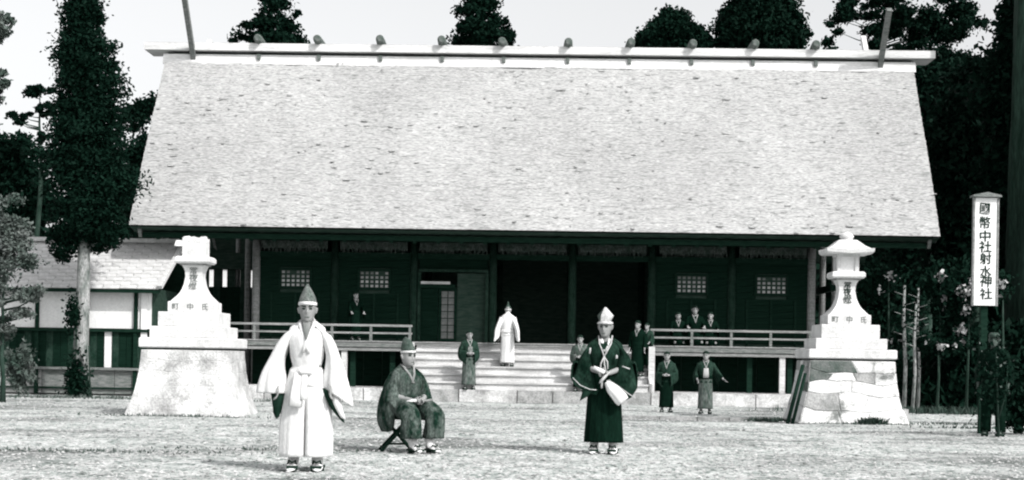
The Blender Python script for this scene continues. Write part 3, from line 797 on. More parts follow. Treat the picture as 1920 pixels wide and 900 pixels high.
tree("broadleaf_tree", "grey green leafy tree with thin pale trunk at the left edge", 6, 33.0,
     [(10, 480, 60, 60), (25, 560, 55, 35), (0, 420, 45, 60), (40, 440, 34, 40), (5, 610, 30, 40)], 14000, .055, 4, leaf_gr, bark_dk, .05, clumps=70, clump_r=.30, limbs=22)
tree("evergreen_tree", "round dark evergreen behind the outbuilding at the left edge", 30, 52.0,
     [(20, 330, 72, 76), (60, 380, 45, 60), (0, 420, 70, 70)], 26000, .115, 5, leaf_dk, None, .22, clumps=90, fill=.4)
tree("pine_tree", "sparse pine whose flat branches show left of the tall cedar", 70, 50.0,
     [(75, 175, 32, 15), (42, 220, 20, 13), (92, 205, 20, 12), (100, 300, 22, 20), (75, 256, 12, 8)], 7000, .09, 6, leaf_dk, None, .14, top=9.3, clumps=46, clump_r=.4)
tree("pine_tree", "sparse pine cut by the left edge of the court", -14, 42.0,
     [(-6, 45, 22, 30), (-6, 165, 20, 40), (-12, 240, 14, 20)], 2400, .10, 7, leaf_gr, None, .14, top=9.5, clumps=30, clump_r=.4)
tree("pine_tree", "dark pine between the tall cedar and the hall roof", 270, 54.0,
     [(262, 220, 30, 30), (285, 190, 24, 22), (270, 290, 40, 50), (255, 370, 45, 70), (285, 420, 40, 40), (310, 172, 16, 10)], 17000, .105, 8, leaf_dk, None, .2, clumps=80, clump_r=.4, fill=.15)
tree("pine_tree", "ragged pine behind the left part of the roof ridge", 505, 60.0,
     [(520, -10, 30, 40), (510, 40, 42, 22), (470, 62, 44, 15), (545, 58, 26, 24), (520, 80, 60, 22), (555, 28, 14, 8), (440, 72, 18, 10)], 17000, .11, 9, leaf_dk, None, .25, clumps=70, clump_r=.42, fill=.1)
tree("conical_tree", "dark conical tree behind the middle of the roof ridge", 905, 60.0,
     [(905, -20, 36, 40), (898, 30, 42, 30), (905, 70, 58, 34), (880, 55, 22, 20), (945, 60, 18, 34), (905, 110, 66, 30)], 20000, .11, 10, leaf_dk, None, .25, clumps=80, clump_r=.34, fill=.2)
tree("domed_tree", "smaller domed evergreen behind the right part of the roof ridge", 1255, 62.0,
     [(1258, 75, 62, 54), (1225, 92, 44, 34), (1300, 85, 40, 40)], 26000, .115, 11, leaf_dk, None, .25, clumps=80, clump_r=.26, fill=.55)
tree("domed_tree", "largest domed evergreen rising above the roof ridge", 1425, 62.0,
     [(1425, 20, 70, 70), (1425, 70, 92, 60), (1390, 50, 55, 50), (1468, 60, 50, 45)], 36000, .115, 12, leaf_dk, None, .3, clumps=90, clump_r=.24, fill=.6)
tree("broadleaf_tree", "open leafy tree above the right end of the roof ridge", 1700, 56.0,
     [(1600, 30, 48, 28), (1560, 70, 32, 26), (1645, 70, 40, 34), (1690, 30, 60, 40), (1760, 30, 50, 40), (1640, -10, 70, 30), (1730, 90, 50, 40), (1800, 60, 50, 60), (1790, 130, 60, 50)],
     28000, .10, 13, leaf_dk, None, .3, clumps=120, clump_r=.30, limbs=40)
# the grove right of the hall
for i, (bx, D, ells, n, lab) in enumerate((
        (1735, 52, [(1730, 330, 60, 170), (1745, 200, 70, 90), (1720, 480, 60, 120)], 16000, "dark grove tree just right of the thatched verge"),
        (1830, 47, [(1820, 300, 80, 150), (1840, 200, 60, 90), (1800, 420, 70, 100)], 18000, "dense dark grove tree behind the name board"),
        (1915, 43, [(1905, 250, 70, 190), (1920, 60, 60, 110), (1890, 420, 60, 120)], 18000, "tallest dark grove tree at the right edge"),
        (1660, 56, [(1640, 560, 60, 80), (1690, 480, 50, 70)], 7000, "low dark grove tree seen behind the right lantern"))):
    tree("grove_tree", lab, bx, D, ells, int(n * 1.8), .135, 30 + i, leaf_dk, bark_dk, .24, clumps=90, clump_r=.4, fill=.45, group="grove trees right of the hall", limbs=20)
# the far wood that closes the grove
r3 = np.random.default_rng(12); n = 26000
Q = np.stack([12 + 26 * r3.random(n), 64 + 9 * r3.random(n), r3.random(n) ** .8 * (11.0 + 1.5 * np.sin(np.arange(n)))], 1)
Q[:, 2] *= 1 - .12 * np.sin(Q[:, 0] * 1.1)
wd = crown_mesh("distant_wood", cards(Q, .62, r3), leaf_dk, None); tag(wd, "dark mass of wood closing the view right of the hall", None, None, 'stuff')
n = 26000; Q = np.stack([-40 + 33 * r3.random(n), 66 + 9 * r3.random(n), r3.random(n) ** .8 * 6.2], 1)
wd = crown_mesh("distant_wood", cards(Q, .5, r3), leaf_dk, None); tag(wd, "low dark mass of wood behind the outbuilding on the left", None, None, 'stuff')
# undergrowth at the foot of the grove
n = 34000; Q = np.stack([9.4 + 7.5 * r3.random(n), 38.4 + 4.5 * r3.random(n), r3.random(n) * 2.4], 1)
Q = Q[Q[:, 2] < 1.5 + .7 * np.sin(Q[:, 0] * 1.7) + .3 * np.sin(Q[:, 0] * 4.1)]
Q = Q[Q[:, 0] > 9.6]
ug = crown_mesh("undergrowth", cards(Q, .17, r3), leaf_dk, None); tag(ug, "dense dark undergrowth at the foot of the grove", None, None, 'stuff')
# saplings with pale stems and shrubs with sunlit leaves
sap = 0
for px, D, y0, lab, rr in ((1696, 38.0, 535, "pale sapling stem nearest the right lantern", .035), (1712, 37.6, 570, "short leaning sapling between two taller stems", .03), (1722, 38.2, 540, "pale sapling with leafy stem right of its neighbours", .028)):
    b0 = at(px, 700, D); t0 = at(px + (0 if sap != 1 else 6), y0, D)
    root = empty("sapling", (b0.x, D, 0)); tag(root, lab, "sapling", "saplings by the grove edge")
    xx = t0.x - b0.x
    mb = MB().tube([(0, 0, 0), (xx * .3 + .03, 0, t0.z * .35), (xx * .7 - .02, 0, t0.z * .7), (xx, 0, t0.z)], [rr * 1.5, rr * 1.3, rr * 1.15, rr * .8], 8)
    for k in range(5):
        z = t0.z * (.6 + .08 * k); s = 1 if k % 2 else -1
        mb.tube([(xx * z / t0.z, 0, z), (xx + s * .25, -.05, z + .08)], [.012, .005], 5)
    mb.build("stem", bark_lt, root)
    Q = r3.normal(size=(160, 3)) * np.array([.22, .15, .45]) + np.array([xx, 0, t0.z * .8]); crown_mesh("foliage", cards(Q, .07, r3), leaf_dk, root)
    sap += 1
for px, D, sp_, lab in ((1762, 39, [(1765, 520, 14, 16), (1772, 560, 10, 12), (1770, 580, 8, 7)], "camellia bush with a narrow column of sunlit leaves"),
                        (1815, 38, [(1808, 545, 20, 18), (1800, 620, 15, 14), (1812, 580, 14, 12), (1822, 530, 12, 20), (1806, 640, 10, 8)], "camellia bush with the largest sunlit leaf clusters"),
                        (1880, 37, [(1880, 532, 12, 12), (1872, 555, 6, 5)], "camellia bush with one sunlit cluster right of the name board"),
                        (1760, 37.4, [(1765, 650, 12, 9), (1790, 648, 8, 7), (1740, 640, 7, 7)], "low camellia bush with few pale leaves"),
                        (298, 43.5, [(290, 450, 12, 6), (308, 446, 9, 7), (225, 441, 3, 3)], "camellia bush whose sunlit leaves show above the outbuilding ridge"),
                        (1665, 40, [(1672, 520, 26, 14), (1650, 545, 14, 10), (1690, 640, 18, 8), (1668, 638, 14, 8)], "camellia bush with scattered pale leaves beside the right lantern")):
    b0 = at(px, 690, D); root = empty("camellia_bush", (b0.x, D, 0)); tag(root, lab, "bush", "camellia bushes at the grove edge")
    V = []; Vd = []
    for (x, y, rx, ry) in sp_:
        c = at(x, y, D); k = int(rx * ry * (.34 if lab.find('scattered') < 0 else .05)) + 3; s_ = D / FPX
        Q = r3.normal(size=(k, 3)) * np.array([rx * s_ * .33, .08, ry * s_ * .33]) + np.array([c.x - b0.x, 0, c.z])
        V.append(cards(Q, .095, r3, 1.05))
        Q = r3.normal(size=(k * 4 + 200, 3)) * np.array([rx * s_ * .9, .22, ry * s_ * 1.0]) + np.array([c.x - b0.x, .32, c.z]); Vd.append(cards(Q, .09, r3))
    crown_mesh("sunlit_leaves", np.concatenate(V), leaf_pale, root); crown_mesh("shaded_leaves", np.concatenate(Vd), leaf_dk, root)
    zt = max(at(x, y, D).z for x, y, _, _ in sp_)
    MB().tube([(0, .1, 0), (.03, .1, zt * .5), (0, .1, zt)], [.04, .03, .012], 7).build("stem", bark_dk, root)
b0 = at(1862, 700, 24.45); root = empty("sparse_bush", (b0.x, 24.45, 0)); tag(root, "sparse dark bush half covering the man under the name board", "bush")
Q = r3.normal(size=(520, 3)) * np.array([.20, .10, .34]) + np.array([.05, 0, .95]); crown_mesh("foliage", cards(Q, .055, r3), leaf_dk, root)
Q = r3.normal(size=(26, 3)) * np.array([.16, .08, .26]) + np.array([.03, -.06, 1.15]); crown_mesh("pale_leaves", cards(Q, .045, r3, 1.0), leaf_gr, root)
MB().tube([(.1, 0, 0), (.08, .02, .6), (.04, 0, 1.3)], [.02, .014, .006], 6).tube([(.1, 0, .3), (.2, -.02, .7), (.22, 0, 1.1)], [.012, .009, .004], 6).build("stem", bark_dk, root)
# added great trunk in place of the dark band at the right edge
p = at(1936, 770, 41.5)
big = empty("added_edge_tree", (p.x, 41.5, 0)); tag(big, "added grey trunked tree in place of the dark right edge beside the name board", "tree")
mb = MB(); rings = []
for i in range(34):
    z = i * .42; lx_ = 0; rad = .74 + .34 * math.exp(-z / .5) - .012 * z
    rings.append([(rad * (1 + .07 * math.sin(j * 5 + .4 * z) + .05 * math.sin(j * 11 + z)) * math.cos(2 * PI * j / 30) + lx_, rad * (1 + .07 * math.sin(j * 5 + .4 * z)) * math.sin(2 * PI * j / 30), z) for j in range(30)])
mb.loft(rings, False, True)
for k in range(7):
    a_ = .0 + k * .22; z = 9.0 + k * .6
    mb.tube([(0, 0, z), (math.cos(a_) * 1.2, math.sin(a_) * 1.2, z + .5), (math.cos(a_) * 2.4, math.sin(a_) * 2.4, z + .7)], [.11, .07, .02], 8)
mb.build("trunk", bark_grey, big)
Q = []
for k in range(60):
    a_ = -.1 + 1.5 * r3.random(); d = .8 + 2.6 * r3.random(); c = np.array([math.cos(a_) * d, math.sin(a_) * d, 9.0 + 5.0 * r3.random()])
    Q.append(c + r3.normal(size=(170, 3)) * np.array([.4, .4, .25]))
crown_mesh("crown", cards(np.concatenate(Q), .14, r3), leaf_dk, big)
# bushes
for px, D, rx, rz, lab, m in ((36, 37.2, .42, .62, "rounded grey bush at the corner of the outbuilding", leaf_gr), (1905, 25.8, .30, .36, "low dark bush against the added trunk", leaf_dk)):
    b0 = at(px, 700, D); root = empty("bush", (b0.x, D, 0)); tag(root, lab, "bush")
    Q = r3.normal(size=(2600, 3)); Q /= np.linalg.norm(Q, axis=1)[:, None]; Q *= (r3.random((2600, 1)) ** .5) * (.75 + .3 * np.sin(Q[:, :1] * 5 + Q[:, 2:] * 7) + .25 * np.sin(Q[:, 1:2] * 9)) * np.array([rx, rx, rz]); Q[:, 2] += rz; Q = Q[Q[:, 2] > .02]
    crown_mesh("foliage", cards(Q, .075, r3), m, root); MB().tube([(0, 0, 0), (.02, 0, rz * 1.2)], [.03, .01], 6).build("stem", bark_dk, root)

g0 = at(1760, 790, 30)
grass([(g0.x + .3, 27.6, 1.4, .12, 260, .05), (g0.x + .6, 29.2, 1.8, .2, 320, .05), (g0.x + 1.6, 35.6, 3.0, .5, 1500, .14), (pr_.x + .1, 28.7, 1.1, .06, 160, .04), (pr_.x + .30, 28.72, .22, .06, 420, .11), (4.75, 29.35, .35, .1, 420, .07)], mat("dark rough grass", .07, .03, 3), "rough_grass", "dark rough grass tufts at the grove edge and lantern foot", 3)
grass([(-9, 36.6, 5, .5, 900, .08), (pl.x, 27.15, 1.4, .08, 240, .05), (-5, 17.4, 2.4, .35, 360, .03), (-2.6, 18.2, 1.6, .2, 160, .03)], grass_m, "dry_grass", "short dry grass along the court and outbuilding", 4)

# ------------------------------------------------------------------ people
def rotz(v, a): c, s = math.cos(a), math.sin(a); return Vector((v[0] * c - v[1] * s, v[0] * s + v[1] * c, v[2]))

def head_mesh(mb, c, yaw, pitch, k=1.0):
    """Lofted head with brow, sockets, nose, lips, chin and ears; looks to -y before turning. Returns a placing function."""
    Mr = Matrix.Rotation(yaw, 3, 'Z') @ Matrix.Rotation(pitch, 3, 'X'); c = Vector(c)
    def T(p): return c + Mr @ (Vector(p) * k)
    prof = [(-.118, .020, .045, .01), (-.112, .034, .072, .03), (-.098, .046, .086, .055), (-.08, .055, .088, .065), (-.06, .062, .087, .075), (-.04, .067, .088, .082), (-.02, .070, .087, .088),
            (0, .072, .084, .092), (.02, .074, .084, .095), (.035, .075, .088, .097), (.055, .076, .088, .098), (.075, .072, .084, .094), (.092, .062, .073, .083), (.105, .046, .055, .064), (.114, .022, .028, .03)]
    n = 32; rings = []
    for z, a, f, b in prof:
        ring = []
        for j in range(n):
            th = 2 * PI * j / n; x = math.sin(th); y = -math.cos(th)
            px = a * x; py = (f if y < 0 else b) * y
            front = max(0, -y)
            px_ = px
            nose = .026 * math.exp(-(px / .013) ** 2) * max(0, 1 - abs((z + .022) / .036)) * front
            if z > -.012: nose += .010 * math.exp(-(px / .010) ** 2) * math.exp(-((z - .012) / .022) ** 2) * front
            sock = .012 * (math.exp(-((px - .032) / .016) ** 2) + math.exp(-((px + .032) / .016) ** 2)) * math.exp(-((z - .012) / .013) ** 2) * front
            cheek = .005 * (math.exp(-((px - .045) / .02) ** 2) + math.exp(-((px + .045) / .02) ** 2)) * math.exp(-((z + .025) / .02) ** 2) * front
            lips = .006 * math.exp(-(px / .022) ** 2) * math.exp(-((z + .068) / .010) ** 2) * front
            py -= nose - sock + cheek + lips
            ring.append(T((px, py, z)))
        rings.append(ring)
    mb.loft(rings, True, True)
    for s in (-1, 1): mb.capsule(T((s * .076, .012, -.022)), T((s * .080, .018, .012)), .012 * k, .017 * k, 8)
    return T

def hand(mb, wrist, d, side, thumb, curl=.6, fr=.0088):
    """Palm with five unequal, bent fingers; d: direction of the hand, thumb: direction the thumb side faces."""
    wrist = Vector(wrist); d = Vector(d).normalized(); th = Vector(thumb); th = (th - d * th.dot(d)).normalized()
    pn = d.cross(th) * side   # back-of-hand normal
    k0 = wrist + d * .085
    mb.capsule(wrist, wrist + d * .075, .026, .034, 10, (pn, .45))
    for i, L in enumerate((.072, .080, .074, .058)):
        a = k0 + th * (.027 - i * .018) - d * (.003 * abs(i - 1)); q = d
        for seg, f in enumerate((.45, .32, .25)):
            ang = curl * (.45 + .35 * seg); q2 = (q * math.cos(ang) - pn * math.sin(ang)).normalized(); 
            b = a + q2 * L * f; mb.capsule(a, b, fr * (1 - .1 * seg), fr * (.92 - .1 * seg), 6); a = b
            pn_ = (pn * math.cos(ang) + q * math.sin(ang)).normalized(); q = q2; pn = pn_ if seg < 2 else pn
        pn = d.cross(th) * side
    a = wrist + d * .025 + th * .024; q = (d * .75 + th * .65 - pn * .2).normalized(); b = a + q * .04; mb.capsule(a, b, fr * 1.25, fr * 1.1, 6); mb.capsule(b, b + (d * .9 + th * .2 - pn * .3).normalized() * .032, fr * 1.1, fr * .85, 6)

def remeshed(mb, voxel, smooth=3):
    me = mb.mesh("person"); o = bpy.data.objects.new("person", me); C.objects.link(o)
    md = o.modifiers.new("r", 'REMESH'); md.mode = 'VOXEL'; md.voxel_size = voxel; md.use_smooth_shade = True
    sm = o.modifiers.new("s", 'SMOOTH'); sm.iterations = smooth; sm.factor = .5
    dg = bpy.context.evaluated_depsgraph_get()
    res = bpy.data.meshes.new_from_object(o.evaluated_get(dg)); res.name = "person"
    bpy.data.objects.remove(o); bpy.data.meshes.remove(me)
    res.materials.clear()
    return res

STAND = dict(pelvis=(0, 0, .86), spine=(0, .01, 1.02), chest=(0, .01, 1.18), neck0=(0, .015, 1.33), neck1=(0, 0, 1.41), head=(0, -.015, 1.485),
             shoulder=.150, sz=1.255, hip=.085, knee=((-.10, -.03, .46), (.10, -.03, .46)), ankle=((-.11, .02, .09), (.11, .02, .09)), toe=((-.12, -.13, .035), (.12, -.13, .035)))

def make_person(label, loc, yaw, H, elbows, wrists, hands, pose=None, hyaw=0, hpitch=0, voxel=.010, group=None, skin=None, face=True, sleeves_only=False):
    """The body as one continuous surface. H: standing height; elbows/wrists per side (-x, +x) in the 1.6 m frame."""
    J = dict(STAND); J.update(pose or {})
    mb = MB(); V = Vector
    mb.capsule(J['pelvis'], J['spine'], .125, .115, 14, ((1, 0, 0), 1.15)); mb.capsule(J['spine'], J['chest'], .115, .13, 14, ((1, 0, 0), 1.2))
    mb.capsule(J['chest'], J['neck0'], .12, .06, 14, ((1, 0, 0), 1.25)); mb.capsule(J['neck0'], J['neck1'], .056, .05, 12); mb.capsule(J['neck1'], V(J['head']) + V((0, .015, -.03)), .05, .055, 12)
    for i, s in ((0, -1), (1, 1)):
        sh = V(J.get('shoulders', ((-J['shoulder'], .015, J['sz']), (J['shoulder'], .015, J['sz'])))[i]); el, wr = V(elbows[i]), V(wrists[i])
        mb.capsule(V(J['neck0']) + V((s * .03, 0, -.075)), sh, .05, .048, 10); mb.capsule(sh, el, .046, .040, 10); mb.capsule(el, wr, .040, .027, 10)
        hd, th, cu = hands[i]; hand(mb, wr, hd, s, th, cu, .0088 if voxel < .008 else .0105)
        hp = V(J['pelvis']) + V((s * J['hip'], 0, -.03)); kn, an, to = V(J['knee'][i]), V(J['ankle'][i]), V(J['toe'][i])
        mb.capsule(hp, kn, .085, .056, 12); mb.capsule(kn, an, .055, .038, 10); mb.capsule(an + V((0, .02, -.03)), to, .04, .032, 10)
    T = head_mesh(mb, J['head'], hyaw, hpitch)
    me = remeshed(mb, voxel)
    o = link("person", me, skin or skin_far); tag(o, label, "person", group)
    s = H / 1.6; o.location = loc; o.rotation_euler = (0, 0, yaw); o.scale = (s, s, s)
    if face:
        for s_ in (-1, 1):
            MB().capsule(T((s_ * .022, -.0775, .010)), T((s_ * .042, -.0735, .012)), .0068, .0055, 8).build("eye", ink, o)
            MB().capsule(T((s_ * .016, -.0930, .031)), T((s_ * .050, -.0800, .036)), .0050, .0035, 6).build("eyebrow", hair_m, o)
        MB().capsule(T((-.020, -.0915, -.066)), T((.020, -.0915, -.066)), .0042, .0042, 6).build("mouth", mat("lips", .12, .09, 5), o)
    return o, T, J

def hair(o, T, m=None, short=True):
    mb = MB(); rings = []
    for z, a, f, b in ((-.05, .074, -.02, .094), (-.01, .079, -.01, .102), (.03, .083, .03, .106), (.05, .084, .085, .107), (.07, .083, .094, .104), (.095, .070, .082, .09), (.112, .052, .062, .07), (.122, .024, .03, .032)):
        ring = []
        for j in range(24):
            th = 2 * PI * j / 24; x = math.sin(th); y = -math.cos(th); yy = (f if y < 0 else b) * y
            if f < 0 and y < 0: yy = -f * -y * -1 + 0 if False else max(yy, -.02 * -y) if False else .015
            ring.append(T((a * x, yy, z + .004 * math.sin(j * 3))))
        rings.append(ring)
    return mb.loft(rings, True, True).build("hair", m or hair_m, o)

def ering(c, u, v, n=44, fold=0.0, k=9, ph=0.0, sup=1.0, notch=None):
    """Ellipse ring with cloth folds; theta 0 is +u, 90 deg is +v."""
    c, u, v = Vector(c), Vector(u), Vector(v); out = []
    for j in range(n):
        th = 2 * PI * j / n; cs, sn = math.cos(th), math.sin(th)
        if sup != 1.0: cs = math.copysign(abs(cs) ** sup, cs); sn = math.copysign(abs(sn) ** sup, sn)
        f = 1 + fold * (math.sin(k * th + ph) * .6 + math.sin((k * 2 + 3) * th + 2.1 * ph) * .28 + math.sin((k // 2 + 1) * th + ph * .7) * .35)
        p = c + (u * cs + v * sn) * f
        if notch:
            a0, wdt, dep = notch; d = (th - a0 + PI) % (2 * PI) - PI; p -= (u * cs + v * sn) * dep * math.exp(-(d / wdt) ** 2)
        out.append(p)
    return out
def interp(rings, m=3):
    """Catmull-Rom through rings so lofts have soft lengthwise curves."""
    out = []
    for i in range(len(rings) - 1):
        a, b, c, d = rings[max(i - 1, 0)], rings[i], rings[i + 1], rings[min(i + 2, len(rings) - 1)]
        for q in range(m):
            t = q / m; t2, t3 = t * t, t * t * t
            out.append([b_ * 1.0 + ((c_ - a_) * t + (a_ * 2 - b_ * 5 + c_ * 4 - d_) * t2 + (b_ * 3 - a_ - c_ * 3 + d_) * t3) * .5 for a_, b_, c_, d_ in zip(a, b, c, d)])
    out.append(rings[-1]); return out
def cloth(o, name, m, rings, thick=.008, m_=3, cap0=False):
    ob = MB().loft(interp(rings, m_), cap0, False).build(name, m, o)
    sd = ob.modifiers.new("thickness", 'SOLIDIFY'); sd.thickness = thick; sd.offset = -1
    return ob
def strip(o, name, m, pts, wdt, nrm=(0, -1, 0), thick=.012):
    """A flat band of cloth along pts."""
    pts = [Vector(p) for p in pts]; mb = MB(); rings = []
    if not hasattr(wdt, '__len__'): wdt = [wdt] * len(pts)
    for i, p in enumerate(pts):
        t = (pts[min(i + 1, len(pts) - 1)] - pts[max(i - 1, 0)]).normalized(); nn = Vector(nrm); nn = (nn - t * nn.dot(t)).normalized(); x = t.cross(nn)
        h = wdt[i] / 2; rings.append([p - x * h, p - x * h * .8 + nn * thick, p + x * h * .8 + nn * thick, p + x * h])
    return mb.loft(rings, True, True).build(name, m, o, True)
def sleeve(o, m, sh, el, wr, drop=.16, r0=.075, r1=.06, thick=.008, fold=.05, ext=.03):
    sh, el, wr = Vector(sh), Vector(el), Vector(wr); s = 1 if sh.x > 0 else -1
    P = [sh - (el - sh) * .05, sh.lerp(el, .35), sh.lerp(el, .75), el.lerp(wr, .12), el.lerp(wr, .55), wr + (wr - el).normalized() * -ext]
    rings = []
    for i, p in enumerate(P):
        t = (P[min(i + 1, 5)] - P[max(i - 1, 0)]).normalized(); f = i / 5
        dn = Vector((0, 0, -1)); dn = dn - t * dn.dot(t)
        out = Vector((s * .25, .97, 0)); out = out - t * out.dot(t)
        k = dn.length; ax = (dn * k + out.normalized() * (1 - k) * .8).normalized()
        bx = t.cross(ax).normalized(); dd = drop * f; r_ = r0 + (r1 - r0) * f
        rings.append(ering(p + ax * dd * .5, ax * (r_ + dd * .5), bx * r_ * (1 - .25 * f), 32, fold * (.4 + f), 5, 1.3 * i * .3 + s, .9))
    return cloth(o, "sleeve", m, rings, thick)
def clog(o, x, y, m=None, h=.06, yaw=0.0):
    ob = MB().box((0, 0, h - .012), (.105, .23, .024)).box((0, -.06, (h - .024) / 2), (.10, .03, h - .024)).box((0, .06, (h - .024) / 2), (.10, .03, h - .024)).build("clog", m or clog_m, o)
    ob.location = (x, y, 0); ob.rotation_euler = (0, 0, yaw)
    tp = MB().tube([(-.045, -.01, h - .01), (-.03, -.05, h + .045), (0, -.085, h + .03), (.03, -.05, h + .045), (.045, -.01, h - .01)], .009, 6).build("thong", m or clog_m, o); tp.location = (x, y, 0); tp.rotation_euler = (0, 0, yaw)
def sock(o, an, to, m=None):
    an, to = Vector(an), Vector(to); d = to - an
    MB().loft(interp([ering(an + Vector((0, .015, .07)), (.052, 0, 0), (0, .058, 0), 18), ering(an + Vector((0, .0, .02)), (.052, 0, 0), (0, .068, 0), 18), ering(an + d * .25 + Vector((0, .0, -.015)), (.052, 0, 0), (0, .07, .02), 18),
              ering(an + d * .62 + Vector((0, 0, -.005)), (.052, 0, .0), (0, .02, .036), 18), ering(to + d * .12 + Vector((0, 0, .0)), (.046, 0, 0), (0, .01, .022), 18), ering(to + d * .33, (.02, 0, 0), (0, .004, .008), 18)], 2), True, True).build("sock", m or band_m, o)
def torso(o, m, fold=.02, w_=1.0, hem=.80, hem_r=(.185, .14), waist=(.160, .125), vneck=.07, ph=0.0, yaw_z=None):
    rings = [ering((0, .0, hem), (hem_r[0], 0, 0), (0, hem_r[1], 0), 44, fold * 1.6, 9, ph), ering((0, 0, .93), (waist[0] * w_, 0, 0), (0, waist[1], 0), 44, fold, 9, ph + .4), ering((0, .0, 1.05), (.172 * w_, 0, 0), (0, .135, 0), 44, fold * 1.2, 8, ph + 1),
             ering((0, .0, 1.17), (.190 * w_, 0, 0), (0, .145, 0), 44, fold * .9, 7, ph + 1.5, .92), ering((0, .005, 1.265), (.195 * w_, 0, 0), (0, .128, .012), 44, fold * .5, 7, ph + 2, .9), ering((0, .012, 1.325), (.158, 0, 0), (0, .102, .02), 44, fold * .3, 7, ph),
             ering((0, .018, 1.362), (.085, 0, 0), (0, .072, vneck * .5), 44), ering((0, .016, 1.385), (.064, 0, 0), (0, .06, vneck * .62), 44)]
    return cloth(o, "robe", m, rings)
def skirt(o, m, name="hakama", top=.96, hem=.13, rt=(.155, .122), rh=(.235, .175), fold=.05, k=11, ph=0.0, split=None, cx=0.0, yhem=0.0, bulge=0.0):
    rings = []
    for i in range(7):
        f = i / 6; e = f ** .85
        rx, ry = rt[0] + (rh[0] - rt[0]) * e + bulge * math.sin(PI * f), rt[1] + (rh[1] - rt[1]) * e
        nt_ = None
        if split and f > split[0]: nt_ = (-PI / 2 + split[2], .06, split[1] * min(1, (f - split[0]) * 3))
        rings.append(ering((cx * f, yhem * f, top + (hem - top) * f), (rx, 0, 0), (0, ry, 0), 132, fold * (.15 + f * .85), k, ph + .12 * i, .93, nt_))
    return cloth(o, name, m, rings)

# ---- the priest in white, nearest
Dw = 15.07; pw = at(572, 883, Dw)
el = ((-.245, .02, 1.03), (.235, .02, 1.03)); wr = ((-.255, -.10, .80), (.235, -.12, .80))
o, T, J = make_person("priest in white wide sleeved robe and tall pointed grey hat, nearest of all", (pw.x, Dw, 0), R(3), 1.63, el, wr, (((.03, -.25, -1), (.3, -1, 0), .45), ((-.03, -.25, -1), (-.3, -1, 0), .45)), voxel=.006, skin=skin_m, hyaw=R(2))
torso(o, white_cloth, .042, .86, .78, (.172, .145), (.150, .118), .11)
cloth(o, "belt", white_fold, [ering((0, 0, .955), (.136, 0, 0), (0, .122, 0), 44, .01, 5), ering((0, 0, .925), (.142, 0, 0), (0, .130, 0), 44, .012, 5, 1), ering((0, 0, .89), (.145, 0, 0), (0, .130, 0), 44, .01, 5, 2)], .006)
skirt(o, white_cloth, "hakama", .94, .135, (.145, .118), (.238, .17), .040, 9, .6, (.30, .85, .0), bulge=.03)
# left and right hanging sleeves
for s in (-1, 1):
    if s < 0: pts = [((-.135, .01, 1.305), .075, .055, .085), ((-.205, .01, 1.20), .066, .03, .095), ((-.268, 0, 1.06), .068, .02, .105), ((-.308, -.01, .92), .096, .015, .115), ((-.312, -.02, .80), .125, .01, .12), ((-.312, -.03, .715), .132, .0, .11)]
    else: pts = [((.135, .01, 1.305), .075, -.055, .085), ((.195, .01, 1.20), .060, -.03, .095), ((.243, 0, 1.06), .060, -.02, .105), ((.266, -.01, .92), .090, -.03, .115), ((.278, -.02, .79), .118, -.06, .12), ((.292, -.03, .69), .128, -.085, .11)]
    cloth(o, "sleeve", white_cloth, [ering(c, (hw * 1.0, 0, dz * s * -1 if False else (dz if s < 0 else dz)), (0, dy, 0), 44, .085 * (.25 + i * .25), 7, 1.1 * i * .25 + s, .93) for i, (c, hw, dz, dy) in enumerate(pts)], .008)
# sleeve lining and falling inner cloth seen in the openings
cloth(o, "sleeve_lining", lining, [ering((-.255, -.045, .76), (.065, 0, 0), (0, .06, 0), 26, .10, 5), ering((-.255, -.055, .66), (.050, 0, .01), (0, .05, 0), 26, .18, 5, 1), ering((-.256, -.06, .56), (.034, 0, .02), (0, .03, 0), 26, .1, 4, 2), ering((-.252, -.06, .49), (.008, 0, .01), (0, .01, 0), 26)], .005)
cloth(o, "sleeve_lining", lining, [ering((.20, -.045, .75), (.07, 0, -.03), (0, .06, 0), 26, .05, 5), ering((.235, -.055, .65), (.055, 0, -.03), (0, .05, 0), 26, .08, 5, 1), ering((.285, -.055, .55), (.045, 0, -.03), (0, .035, 0), 26, .1, 4, 2), ering((.345, -.05, .46), (.012, 0, -.01), (0, .012, 0), 26)], .005)
cloth(o, "sleeve_fold", white_fold, [ering((.27, -.10, .72), (.04, 0, -.02), (0, .018, 0), 22, .05, 4), ering((.30, -.105, .60), (.035, 0, -.02), (0, .016, 0), 22, .08, 4, 1), ering((.35, -.10, .49), (.018, 0, -.01), (0, .010, 0), 22)], .005)
# robe front flap hanging below the belt and its side panel
strip(o, "front_flap", white_fold, [(-.055, -.135, .90), (-.065, -.165, .80), (-.075, -.19, .70), (-.085, -.205, .60)], [.10, .11, .12, .125], (.1, -1, .1), .012)
strip(o, "sash_end", white_fold, [(-.005, -.14, .91), (-.01, -.175, .80), (-.01, -.195, .72), (-.008, -.205, .66)], [.06, .06, .065, .065], (0, -1, .1), .012)
MB().capsule((-.035, -.145, .915), (.035, -.145, .915), .028, .028, 10).build("sash_knot", white_fold, o)
for s in (-1, 1):
    strip(o, "collar", white_fold, [(s * .062, .03, 1.385), (s * .064, -.045, 1.355), (s * .035, -.108, 1.27), (-s * .002, -.148, 1.17), (-s * .03, -.150, 1.09)], .034, (0, -1, .3), .010)
strip(o, "under_collar", mat("shaded under robe", .22, .15, 9), [(0, -.074, 1.375), (0, -.116, 1.30), (.0, -.158, 1.21)], [.085, .060, .012], (0, -1, .4), .006)
